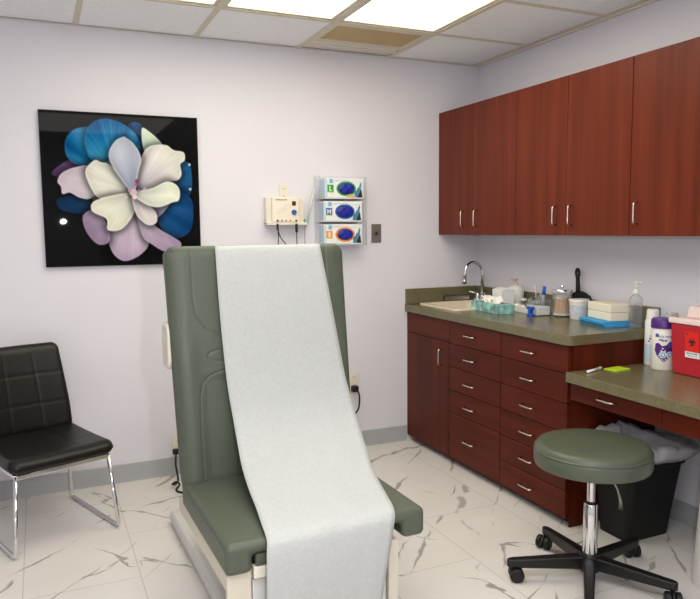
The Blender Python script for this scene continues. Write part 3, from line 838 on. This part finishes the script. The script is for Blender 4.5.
def seat_f(u, v, s):
    e = edgef(u, v, .12, .12); u2, v2 = corner(u, v, .18, .18)
    x = u2 * (.235 - .01 * v2); y = -.265 + v2 * .47
    th = .030 * e
    z = .395 + (th if not s else -th)
    if not s:
        for q in (-.333, .333): z += groove((u2 - q) * .235, .005, .0016) * e
        for q in (.36, .68): z += groove((v2 - q) * .47, .005, .0016) * e
        z += .010 * (v2 - .3) ** 2 * 2 - .006 * math.cos(u2 * 1.4)
    z += -.012 * max(0, (.12 - v2) / .12) ** 2
    return (x, y, z)
grid_pad('seat', seat_f, 56, 56, M['leather'], t)
def back_f(u, v, s):
    e = edgef(u, v, .12, .10); u2, v2 = corner(u, v, .16, .16)
    x = u2 * (.215 - .018 * max(0, v2 - .3)); z = .405 + v2 * .425
    y = .170 + .115 * v2 ** 1.3 - .03 * (1 - u2 * u2) * 0 + .02 * (1 - u2 * u2)
    th = .020 * e
    if not s:
        for q in (-.34, .34): th += groove((u2 - q) * .22, .005, .0022) * e
        for q in (.34, .67): th += groove((v2 - q) * .42, .005, .0025) * e
    return (x, y - th if not s else y + th, z)
grid_pad('backrest', back_f, 60, 60, M['leather'], t)
for s in (-1, 1):
    pts = rounded([(s * .205, -.235, .355), (s * .232, -.262, .012), (s * .232, .275, .012), (s * .208, .215, .34), (s * .205, .19, .37)], .03)
    lg = tubeo('sled_leg', pts, .0092, M['chrome'], t, 12)
    tubeo('foot_pad', [(s * .232, -.215, .0065), (s * .232, -.18, .0065)], .0065, M['rubber'], lg, 8)
    tubeo('foot_pad', [(s * .232, .20, .0065), (s * .232, .235, .0065)], .0065, M['rubber'], lg, 8)
    tubeo('seat_rail', [(s * .205, -.235, .352), (s * .205, .19, .352)], .010, M['chrome'], t, 10)
boxo('front_rail', (-.205, .205, -.247, -.225, .340, .362), M['chrome'], t, bevel=.004)
tubeo('rear_rail', [(-.205, .19, .352), (.205, .19, .352)], .010, M['chrome'], t, 10)

# ------------------------------------------------------------------ exam chair
ER = math.radians(1.2)
t = thing('exam_chair', 'green vinyl medical exam chair with upright back and beige base', 'exam chair', (-1.942, -1.53, 0), ER)
HB = .335
# backrest: sculpted front, closed back
def d_seg(p, a, b):
    ax, ay = a; bx, by = b; px, py = p
    L2 = (bx - ax) ** 2 + (by - ay) ** 2; q = max(0, min(1, ((px - ax) * (bx - ax) + (py - ay) * (by - ay)) / L2))
    return math.hypot(px - ax - q * (bx - ax), py - ay - q * (by - ay))
seam1 = [(.262, .835), (.262, .66), (.255, .60), (.225, .555), (.17, .53), (.10, .522), (0, .52)]
seam2 = [(.10, .405), (.17, .404), (.215, .392), (.245, .365), (.258, .32), (.262, .20), (.262, .0)]
seam3 = [(.10, .478), (.185, .478), (.215, .470), (.222, .458), (.215, .446), (.185, .438), (.10, .438)]
seams = [list(zip(q, q[1:])) for q in (seam1, seam2, seam3)]
BHT = .850
def bk(u, v, s):
    u2, v2 = corner(u, v, .12, .09) if v > .5 else (u, v)
    hw_ = HB + .015 * v2
    x = u2 * hw_; h = v2 * BHT
    lean = math.tan(math.radians(8.5))
    if s:
        e = edgef(u, v, .06, .05); n_ = -.085 * e - .004
        y = h * lean + .0 + .0 - n_
        return (x, y, .480 + h)
    e = edgef(u, v, .075, .05)
    ax_ = abs(x)
    # side chamfer: wide at the head, narrow lower down
    cw = .062 if h > .60 else (.062 - .036 * min(1, (.60 - h) / .14))
    cw = cw if h > .3 else cw
    ch = max(0, (ax_ - (hw_ - cw)) / cw)
    dep = .020 * e - .020 * min(1, ch) ** 1.5 * (.9)
    if h < .55: dep += .010 * math.exp(-((ax_ - .29) / .03) ** 2) * min(1, (.55 - h) / .1)
    ins = 0
    if ax_ < .262 and h < .40: ins = -.006 * min(1, (.262 - ax_) / .03) * min(1, (.40 - h) / .03)
    dep += ins
    dm = min(d_seg((ax_, h), a, b) for q in seams for a, b in q)
    dep += groove(dm, .0028, .0036)
    y = h * lean - dep - .004
    return (x, y, .480 + h)
grid_pad('backrest', bk, 200, 240, M['vinyl'], t)
o = boxo('back_shell', (-.27, .27, .095, .112, .56, 1.20), M['beige'], t, bevel=.008)
for v in o.data.vertices: v.co.y += (v.co.z - .5) * math.tan(math.radians(8.5))
# seat cushion: notched slab
def front_profile():
    return [(-HB, .410), (-.255, .410), (-.255, .462), (.235, .462), (.235, .410), (.316, .410), (.316, .503), (-HB, .503)]
bm = bmesh.new()
prism(bm, front_profile(), 1, -.560, .030)
o = finish('seat', bm, M['vinyl'], t, smooth=True, bevel=.020, seg=5)
o.data.materials[0] = M['vinyl']
wn = o.modifiers.new('wn', 'WEIGHTED_NORMAL')
# base
boxo('seat_frame', (-.328, .225, -.520, .12, .355, .4095), M['beige'], t, bevel=.004)
boxo('front_housing', (-.328, -.256, -.540, -.521, .08, .4095), M['beige'], t, bevel=.003)
boxo('front_housing', (.190, .225, -.545, -.521, .08, .4095), M['beige'], t, bevel=.003)
st = boxo('footrest', (-.245, .185, -.552, -.40, .425, .4615), M['vinyl'], t, bevel=.008, seg=3)
boxo('footrest_drawer', (-.250, .185, -.548, -.521, .385, .422), M['ivory'], t, bevel=.003)
boxo('step_panel', (-.252, .186, -.535, -.521, .12, .378), M['greyp'], t, bevel=.003)
boxo('dark_recess', (-.205, -.165, -.538, -.5355, .30, .355), M['black'], t)
boxo('latch', (-.155, -.125, -.552, -.5355, .28, .34), M['white'], t, bevel=.003)
boxo('pedestal', (-.16, .16, -.45, .45, .07, .3545), M['beige'], t, bevel=.01)
boxo('base_cover', (-.232, .200, -.55, .87, .0, .068), M['greyp'], t, bevel=.022, seg=4)
boxo('support_column', (-.11, .11, .24, .36, .3455, .95), M['beige'], t, bevel=.01)
# paper roll cover showing at the left of the back
bm = bmesh.new()
prism(bm, [(a, b) for a, b in rrect(.10, .22, .885, 1.055, .045)], 0, -.352, -.322)
finish('roll_cover', bm, M['ivory'], t, bevel=.010, seg=3)
tubeo('roll_spindle', [(-.322, .19, .97), (.322, .19, .97)], .016, M['ivory'], t, 14)
# paper sheet
prof = [(-1.375,1.200,-2.097,-1.656),(-1.362,1.290,-2.100,-1.673),(-1.385,1.322,-2.106,-1.685),(-1.412,1.329,-2.111,-1.695),(-1.440,1.310,-2.117,-1.705),(-1.468,1.200,-2.119,-1.693),(-1.490,1.080,-2.118,-1.678),(-1.510,0.950,-2.114,-1.661),(-1.535,0.830,-2.109,-1.648),(-1.570,0.730,-2.102,-1.634),(-1.630,0.650,-2.103,-1.632),(-1.720,0.592,-2.113,-1.646),(-1.830,0.555,-2.122,-1.673),(-1.930,0.535,-2.129,-1.691),(-2.020,0.524,-2.140,-1.710),(-2.070,0.517,-2.145,-1.721),(-2.098,0.502,-2.148,-1.727),(-2.110,0.475,-2.153,-1.735),(-2.112,0.400,-2.155,-1.750),(-2.108,0.300,-2.156,-1.767),(-2.100,0.150,-2.157,-1.791),(-2.095,0.030,-2.158,-1.810)]
def crs(rows, k=5):
    return [tuple(v) for v in smooth4(rows, k)]
def smooth4(rows, k):
    P_ = [np.array(r, float) for r in rows]; out = []
    for i in range(len(P_) - 1):
        p0 = P_[max(i - 1, 0)]; p1 = P_[i]; p2 = P_[i + 1]; p3 = P_[min(i + 2, len(P_) - 1)]
        for j in range(k):
            q = j / k
            out.append(.5 * ((2 * p1) + (-p0 + p2) * q + (2 * p0 - 5 * p1 + 4 * p2 - p3) * q * q + (-p0 + 3 * p1 - 3 * p2 + p3) * q ** 3))
    out.append(P_[-1]); return out
rows = smooth4(prof, 5)
bm = bmesh.new(); g = []
for k, (y, z, l, r_) in enumerate(rows):
    row = []
    for i in range(25):
        q = i / 24; x = l + (r_ - l) * q
        yy = y + (x + 1.95) * (.020 + .036 * min(1, max(0, (.6 - z) / .1)))
        wav = .0016 * math.sin(q * 11 + k * .12) + .0012 * math.sin(q * 23 - k * .2)
        row.append(bm.verts.new((x, yy - abs(wav), z + (wav if .5 < z < .8 else 0))))
    g.append(row)
for a, b in zip(g, g[1:]):
    for i in range(24): bm.faces.new([a[i], a[i + 1], b[i + 1], b[i]])
o = finish('exam_paper', bm, M['paper'], smooth=True)
s = o.modifiers.new('th', 'SOLIDIFY'); s.thickness = .0012; s.offset = -1
tag(o, 'long white exam paper sheet draped down the green exam chair', 'paper')

# ------------------------------------------------------------------ flower picture
def flower_picture():
    n = 280
    U, V = np.meshgrid((np.arange(n) + .5) / n, (np.arange(n) + .5) / n)
    X = 35 + U * 520; Y = 40 + V * 518
    rng = np.random.RandomState(4)
    col = np.zeros((n, n, 3)) + np.array([9, 9, 12.])
    cx, cy = 325., 305.
    def cat(poly, k=8):
        P_ = [np.array(p, float) for p in poly]; m_ = len(P_); out = []
        for i in range(m_):
            p0, p1, p2, p3 = P_[i - 1], P_[i], P_[(i + 1) % m_], P_[(i + 2) % m_]
            for j in range(k):
                q = j / k; out.append(.5 * ((2 * p1) + (-p0 + p2) * q + (2 * p0 - 5 * p1 + 4 * p2 - p3) * q * q + (-p0 + 3 * p1 - 3 * p2 + p3) * q ** 3))
        return np.array(out)
    def rmax_(R_, ins): return R_[ins].max()
    def petal(poly, base, tip, edge, spread=26, amp=12, root=None, seed=0, rim=5):
        nonlocal col
        p = cat(poly); inside = np.zeros(X.shape, bool); dist = np.full(X.shape, 1e9)
        for a, b in zip(p, np.roll(p, -1, 0)):
            cond = ((a[1] > Y) != (b[1] > Y))
            with np.errstate(divide='ignore', invalid='ignore'):
                xi = (b[0] - a[0]) * (Y - a[1]) / (b[1] - a[1]) + a[0]
            inside ^= cond & (X < xi)
            d = b - a; L2 = (d ** 2).sum() + 1e-9
            q = np.clip(((X - a[0]) * d[0] + (Y - a[1]) * d[1]) / L2, 0, 1)
            dist = np.minimum(dist, np.hypot(X - a[0] - q * d[0], Y - a[1] - q * d[1]))
        rx, ry = root or (cx, cy)
        R_ = np.hypot(X - rx, Y - ry); A_ = np.arctan2(Y - ry, X - rx)
        rmax = R_[inside].max(); rmin = R_[inside].min()
        f = np.clip((R_ - rmin) / (rmax - rmin + 1e-6), 0, 1)[..., None]
        f = f ** .75; bs = np.array(base, float) * .88
        c_ = bs * (1 - f) + np.array(tip, float) * f
        kk = np.interp(A_, np.linspace(-PI, PI, 90), np.convolve(rng.randn(90), [.25, .5, .25], 'same'))
        k2 = np.interp(A_, np.linspace(-PI, PI, 30), rng.randn(30)); k3 = np.interp(A_, np.linspace(-PI, PI, 260), rng.randn(260))
        st = (.5 * kk + .6 * k2 * np.clip(R_ / rmax_(R_, inside), 0, 1) + .22 * k3)
        c_ = c_ + amp * st[..., None]
        e = np.exp(-(dist / rim) ** 2)[..., None]
        c_ = np.array(c_) * 1.06 * (1 - .10 * np.exp(-(dist / 26) ** 2)[..., None]); lite = np.clip(np.array(tip, float) * 1.12, 0, 245)
        c_ = c_ * (1 - .5 * e) + lite * .5 * e
        al = np.clip(dist / 1.6, 0, 1)[..., None] * inside[..., None]
        # soft darkening just outside, where one petal overlaps the next
        sh = (~inside) * np.exp(-(dist / 15) ** 2) * .42
        col = col * (1 - sh[..., None])
        col = col * (1 - al) + np.clip(c_, 0, 255) * al
    bl, bl2, bd = (28, 112, 168), (12, 72, 124), (6, 40, 78)
    petal([(80, 330), (150, 318), (190, 345), (160, 378), (90, 368)], (14, 60, 104), bd, (6, 30, 60), 20, 10, seed=1)
    petal([(66, 243), (122, 200), (150, 225), (100, 260)], (120, 90, 130), (84, 58, 104), (60, 40, 80), 14, 8, seed=2)
    petal([(112, 140), (140, 100), (190, 85), (250, 70), (270, 130), (250, 215), (170, 222), (118, 195)], (52, 150, 196), (24, 108, 164), bd, 22, 30, seed=3)
    petal([(320, 72), (358, 68), (372, 110), (372, 150), (345, 168), (312, 130)], (24, 100, 156), (14, 74, 130), bd, 20, 16, seed=4)
    petal([(178, 110), (205, 70), (250, 58), (300, 72), (345, 110), (350, 170), (300, 215), (205, 205), (178, 165)], (84, 180, 214), (20, 104, 164), bd, 24, 34, root=(270, 240), seed=5)
    petal([(478, 215), (505, 192), (528, 212), (530, 290), (505, 330), (450, 300)], bl2, (16, 78, 130), bd, 18, 14, seed=6)
    petal([(395, 340), (460, 300), (520, 318), (533, 370), (520, 440), (470, 468), (420, 440)], (24, 88, 140), (10, 64, 118), bd, 20, 18, seed=7)
    petal([(362, 88), (385, 92), (432, 138), (420, 170), (370, 165)], (186, 214, 210), (214, 226, 208), (150, 170, 180), 16, 10, seed=8)
    petal([(190, 300), (215, 220), (290, 190), (370, 195), (440, 240), (455, 330), (400, 400), (330, 430), (250, 410), (200, 360)], (120, 116, 150), (150, 146, 178), (90, 84, 124), 24, 8, seed=21)
    cr, li, gr = (226, 230, 214), (186, 172, 196), (172, 178, 200)
    petal([(235, 445), (270, 390), (330, 360), (360, 425), (372, 485), (340, 525), (290, 545), (255, 525), (238, 485)], (205, 196, 206), (176, 158, 184), (130, 110, 150), 24, 12, seed=9)
    petal([(335, 360), (400, 425), (450, 458), (484, 482), (478, 505), (430, 515), (385, 490), (350, 455)], (196, 184, 202), (164, 146, 176), (110, 90, 134), 24, 14, seed=10)
    petal([(158, 385), (205, 365), (238, 430), (236, 478), (200, 484), (165, 440)], (176, 158, 186), (150, 130, 160), (100, 82, 124), 24, 14, seed=11)
    petal([(330, 290), (350, 205), (380, 150), (440, 138), (470, 155), (505, 162), (508, 190), (492, 205), (495, 240), (478, 262), (430, 268), (370, 300)], (186, 176, 200), (222, 222, 210), (150, 140, 170), 26, 13, seed=12)
    petal([(190, 222), (140, 224), (98, 244), (82, 272), (92, 290), (96, 314), (120, 310), (150, 326), (185, 328), (215, 290)], (200, 200, 206), (206, 190, 206), (130, 116, 150), 22, 12, seed=13)
    petal([(332, 310), (292, 248), (250, 212), (222, 204), (204, 198), (178, 222), (172, 250), (190, 298), (215, 328), (290, 330)], (218, 222, 216), (216, 216, 206), (150, 148, 170), 26, 12, seed=14)
    petal([(334, 308), (250, 318), (192, 340), (188, 372), (232, 398), (236, 436), (280, 434), (318, 392), (336, 345)], (206, 210, 206), (226, 226, 208), (150, 146, 160), 26, 12, seed=15)
    petal([(322, 306), (372, 345), (400, 375), (402, 410), (372, 420), (338, 392), (325, 355)], (196, 184, 196), (214, 210, 208), (120, 104, 134), 24, 12, seed=16)
    petal([(322, 308), (385, 292), (440, 266), (474, 276), (487, 300), (482, 332), (460, 340), (410, 357), (365, 346)], (204, 212, 208), (228, 232, 214), (140, 144, 160), 24, 10, seed=17)
    petal([(327, 306), (280, 252), (252, 200), (252, 165), (274, 130), (300, 116), (306, 117), (335, 140), (357, 185), (346, 235)], (150, 158, 190), (190, 196, 210), (110, 120, 158), 26, 13, seed=18)
    for (x, y, r_, c_) in ((326, 306, 13, (206, 176, 190)), (330, 322, 8, (224, 206, 212)), (314, 300, 6, (180, 140, 160)), (340, 268, 8, (130, 66, 96)), (336, 280, 5, (150, 90, 120)), (365, 293, 6, (190, 150, 170)), (300, 322, 6, (200, 180, 196)), (345, 300, 5, (160, 110, 140)), (524, 205, 4, (210, 214, 220)), (524, 292, 4, (210, 214, 220))):
        d = np.hypot(X - x, Y - y); al = np.clip((r_ - d) / 2 + .5, 0, 1)[..., None]; col = col * (1 - al) + np.array(c_, float) * al
    v = np.clip(col / 255, 0, 1); lin = np.where(v <= .04045, v / 12.92, ((v + .055) / 1.055) ** 2.4)
    return n, lin
t = thing('flower_picture', 'square glossy picture of a white, lilac and blue flower on black', 'picture', (-2.2665, -.001, 1.203))
WP = .401; HP = .800
boxo('glass_panel', (-WP, WP, -.022, 0, 0, HP), M['black'], t, bevel=.001)
n, lin = flower_picture()
me = bpy.data.meshes.new('print')
xs = np.linspace(-WP + .002, WP - .002, n + 1); zs = np.linspace(HP - .002, .002, n + 1)
verts = [(x, -.0225, z) for z in zs for x in xs]
faces = [(j * (n + 1) + i, (j + 1) * (n + 1) + i, (j + 1) * (n + 1) + i + 1, j * (n + 1) + i + 1) for j in range(n) for i in range(n)]
me.from_pydata(verts, [], faces)
ca = me.color_attributes.new('Col', 'FLOAT_COLOR', 'CORNER')
buf = np.ones((n * n * 4, 4), np.float32); buf[:, :3] = np.repeat(lin.reshape(-1, 3), 4, 0)
# smooth between cells: use vertex averages
pad = np.pad(lin, ((1, 1), (1, 1), (0, 0)), 'edge'); vc = (pad[:-1, :-1] + pad[1:, :-1] + pad[:-1, 1:] + pad[1:, 1:]) / 4
vc = vc.reshape(-1, 3); li_ = np.array(faces).reshape(-1); buf[:, :3] = vc[li_]
ca.data.foreach_set('color', buf.reshape(-1))
m = mat('flower_print', (20, 20, 20), 0.6, coat=0.10, spec=0.05)
m.node_tree.nodes['Principled BSDF'].inputs['Coat Roughness'].default_value = .02
at_ = m.node_tree.nodes.new('ShaderNodeVertexColor'); at_.layer_name = 'Col'
m.node_tree.links.new(at_.outputs[0], m.node_tree.nodes['Principled BSDF'].inputs['Base Color'])
me.materials.append(m)
o = bpy.data.objects.new('print', me); C.objects.link(o); o.parent = t

# ------------------------------------------------------------------ wall items
def outlet(lb, x, z, cat_='outlet'):
    t = thing('wall_outlet', lb, cat_, (x, -.001, z))
    boxo('cover_plate', (-.035, .035, -.006, 0, -.0575, .0575), M['ivory'], t, bevel=.002)
    for s in (-1, 1):
        s_ = boxo('socket', (-.017, .017, -.008, -.0062, s * .027 - .014, s * .027 + .014), M['ivory'], t, bevel=.001)
        for q in (-.006, .006): boxo('slot', (q - .0012, q + .0012, -.0085, -.0081, s * .027 - .004, s * .027 + .006), M['ink'], s_)
    return t
outlet('ivory outlet above the cream control unit', -1.366, 1.603).scale = (.75, 1, .75)
outlet('ivory outlet low on the wall right of the exam chair back', -.925, .43)
outlet('ivory outlet low on the wall left of the exam chair', -2.024, .165)
# plug and cords
t = thing('power_plug', 'black plug with hanging cord, right of the exam chair back', 'plug', (-.930, -.0095, .395))
boxo('plug_body', (-.018, .022, -.04, 0, -.026, .012), M['rubber'], t, bevel=.006)
tubeo('cord', smoothpath([(.012, -.035, -.015), (.022, -.045, -.05), (.012, -.055, -.12), (-.01, -.05, -.16), (-.018, -.045, -.19)]), .0055, M['rubber'], t, 8)
tubeo('cord', smoothpath([(-.018, -.045, -.19), (-.004, -.05, -.24), (-.012, -.055, -.30), (.035, -.06, -.315), (.03, -.06, -.33)]), .0045, M['rubber'], t, 8)
t = thing('power_plug', 'black plug with curled cord, left of the exam chair seat', 'plug', (-2.045, -.0095, .140))
boxo('plug_body', (-.016, .016, -.032, 0, -.014, .014), M['rubber'], t, bevel=.005)
tubeo('cord', smoothpath([(0, -.03, -.006), (-.01, -.06, -.06), (-.006, -.10, -.134), (-.03, -.16, -.134), (-.055, -.20, -.12), (-.04, -.23, -.10), (-.02, -.22, -.12), (-.045, -.26, -.134), (-.02, -.31, -.134), (.06, -.36, -.134)]), .0055, M['rubber'], t, 8)
# cautery / control unit
t = thing('control_unit', 'cream control unit with blue dial mounted on the back wall', 'control unit', (-1.367, -.001, 1.416))
boxo('mount', (-.122, -.085, -.050, 0, .0, .155), M['ivory'], t, bevel=.004)
boxo('mount', (.068, .112, -.040, 0, .004, .150), M['ivory'], t, bevel=.004)
boxo('shelf', (-.122, .122, -.075, 0, -.004, .012), M['ivory'], t, bevel=.003)
boxo('housing', (-.092, .070, -.072, -.004, .0125, .158), M['cream'] if 0 else mat('warm_white_housing', (238, 230, 214), .4), t, bevel=.006, seg=3)
F = -.0725
boxo('display', (.028, .052, F - .001, F, .108, .134), mat('brown_display', (58, 40, 26), .3), t, bevel=.0004)
o = latheo('dial', [(0, .012), (.013, .012), (.016, 0), (0, 0)], M['blue'], t, 24); o.rotation_euler = (PI / 2, 0, 0); o.location = (.040, F, .070)
text('lettering', 'HYFRECATOR', .011, M['ink'], t, (-.072, F - .0002, .138), (PI / 2, 0, 0), .0003, 'LEFT', .0002)
bm = bmesh.new()
for k in range(6):
    box(bm, -.075 + .012 * k, -.068 + .014 * k + .03, F - .0006, F, .062 + .010 * k, .063 + .010 * k)
finish('faint_print', bm, M['sky'], t)
for k, (x, mm) in enumerate(((-.062, 'ink'), (-.035, 'grey'), (-.010, 'grey'), (.014, 'orange'), (.052, 'ink'))):
    o = latheo('jack', [(0, .004), (.006, .004), (.006, 0), (0, 0)], M[mm], t, 14); o.rotation_euler = (PI / 2, 0, 0); o.location = (x, F, .022)
for pts, nm_ in (([(-.062, -.076, -.005), (-.062, -.078, -.03), (-.058, -.07, -.075), (-.058, -.06, -.13)], 'cable'), ([(-.062, -.076, -.005), (-.055, -.075, -.055), (-.03, -.065, -.092), (-.008, -.055, -.115), (-.02, -.05, -.13)], 'cable'), ([(.052, -.076, -.005), (.052, -.078, -.045), (.056, -.07, -.13)], 'cable')):
    tubeo(nm_, smoothpath(pts), .0028, M['rubber'], t, 8)
tubeo('plug', [(-.064, -.076, .004), (-.064, -.077, -.032)], .0062, M['rubber'], t, 10)
tubeo('plug', [(.052, -.076, .004), (.052, -.078, -.045)], .0075, M['rubber'], t, 10)
t = thing('handpiece', 'slim clear handpiece leaning in a holder right of the control unit', 'handpiece', (-1.232, -.001, 1.43))
boxo('holder', (-.012, .012, -.035, 0, -.012, .018), mat('pale_teal_plastic', (150, 190, 190), .4), t, bevel=.003)
tubeo('shaft', [(0, -.03, .0), (.022, -.034, .09), (.045, -.038, .195)], [.007, .008, .009], M['greyp'], t, 12)
tubeo('cable', smoothpath([(-.004, -.03, -.004), (-.016, -.035, -.05), (-.018, -.04, -.15)]), .0028, M['grey'], t, 8)
# wall switch plate
t = thing('steel_wall_plate', 'small steel key switch plate on the wall beside the glove boxes', 'wall plate', (-.760, -.001, 1.357))
boxo('plate', (-.034, .034, -.005, 0, -.058, .058), M['plate'], t, bevel=.0015)
for nm_, pr, mm in (('key_ring', [(0, .004), (.015, .004), (.016, 0), (0, 0)], 'steel'), ('key_hole', [(0, .006), (.008, .006), (.008, .0045), (0, .0045)], 'ink')):
    o = latheo(nm_, pr, M[mm], t, 20); o.rotation_euler = (PI / 2, 0, 0); o.location = (0, -.0052, 0)
# glove rack and glove boxes
GXc = -1.020
t = thing('glove_rack', 'clear acrylic wall rack holding the three glove boxes', 'rack', (GXc, -.001, 1.290))
boxo('back_plate', (-.155, .150, -.003, 0, 0, .415), M['acryl'], t)
for s in (-.155, .147): boxo('side_plate', (s, s + .003, -.100, -.0035, 0, .410), M['acryl'], t)
for k in range(3): boxo('shelf', (-.1515, .1465, -.100, -.0035, .0 + .136 * k, .003 + .136 * k), M['acryl'], t)
for k in range(3): boxo('front_lip', (-.1515, .1465, -.103, -.1005, .0 + .136 * k, .014 + .136 * k), M['acryl'], t)
for k, (ch, col_, colring, lb) in enumerate((('S', 'orange', 'orange', 'glove box with orange S square, bottom one in the clear rack'),
                                     ('M', 'blue', 'blue', 'glove box with blue M square, middle one in the clear rack'),
                                     ('L', 'green', 'green', 'glove box with green L square, top one in the clear rack'))):
    g_ = thing('glove_box', lb, 'glove box', (GXc - .003 + (.010 if k == 2 else 0), -.006, 1.2935 + .136 * k), 0, 'glove boxes in the wall rack')
    W2 = .124; Hh = .122; Fy = -.090
    boxo('carton', (-W2, W2, Fy, 0, 0, Hh), M['card'], g_, bevel=.001)
    boxo('blue_edge', (-W2 - .0006, -W2, Fy + .01, -.01, .01, Hh - .01), M['pale'], g_)
    bm = bmesh.new()
    for b in ((-W2 + .016, W2 - .004, Hh - .022, Hh - .0195), (-W2 + .016, W2 - .004, .006, .0085), (W2 - .0065, W2 - .004, .008, Hh - .022), (-W2 + .002, -W2 + .012, .006, Hh - .01)):
        box(bm, b[0], b[1], Fy - .0006, Fy, b[2], b[3])
    finish('blue_print', bm, M['pale'], g_)
    boxo('logo', (-W2 + .026, -W2 + .048, Fy - .0009, Fy, Hh - .031, Hh - .006), M['sky'], g_)
    bm = bmesh.new()
    for q in range(9): box(bm, -W2 + .056 + q * .011, -W2 + .064 + q * .011, Fy - .0007, Fy, Hh - .014, Hh - .0115)
    finish('small_print', bm, M['grey'], g_)
    boxo('size_square', (-W2 + .012, -W2 + .052, Fy - .0008, Fy, .036, .082), M[col_], g_)
    boxo('size_stripe', (-W2 + .012, -W2 + .052, Fy - .0011, Fy - .0009, .036, .041), M['lime'], g_)
    text('size_letter', ch, .038, M['card'], g_, (-W2 + .032, Fy - .0009, .047), (PI / 2, 0, 0), .0003, 'CENTER', .0012)
    ex = .010
    finish('opening_ring', prism(bmesh.new(), ellipse(ex, .060, .064, .044), 1, Fy - .0008, Fy), M[colring], g_)
    bm = bmesh.new(); bmesh.ops.create_uvsphere(bm, u_segments=32, v_segments=16, radius=1)
    for v in bm.verts:
        v.co = Vector((v.co.x * .053, v.co.y * (.012 + .004 * math.sin(8 * v.co.x) * math.cos(5 * v.co.z)), v.co.z * .034))
        v.co.y += .003 * math.sin(v.co.x * 160 + v.co.z * 120)
    o = finish('gloves', bm, M['navy'], g_, smooth=True); o.location = (ex, Fy - .002, .061)
    # printed gloved hand at the right
    prismo('hand_print', [(.060, .010), (.107, .010), (.104, .050), (.110, .088), (.104, .100), (.098, .086), (.092, .066), (.086, .070), (.078, .052), (.064, .044)], 1, Fy - .0009, Fy - .0001, M['teal'], g_)
    prismo('sleeve_print', [(.082, .009), (.116, .009), (.109, .060), (.098, .040)], 1, Fy - .0014, Fy - .001, M['ink'], g_)
    if k == 2: prismo('peach_print', ellipse(.040, .016, .030, .010, 16), 1, Fy - .0013, Fy - .0009, M['peach'], g_)
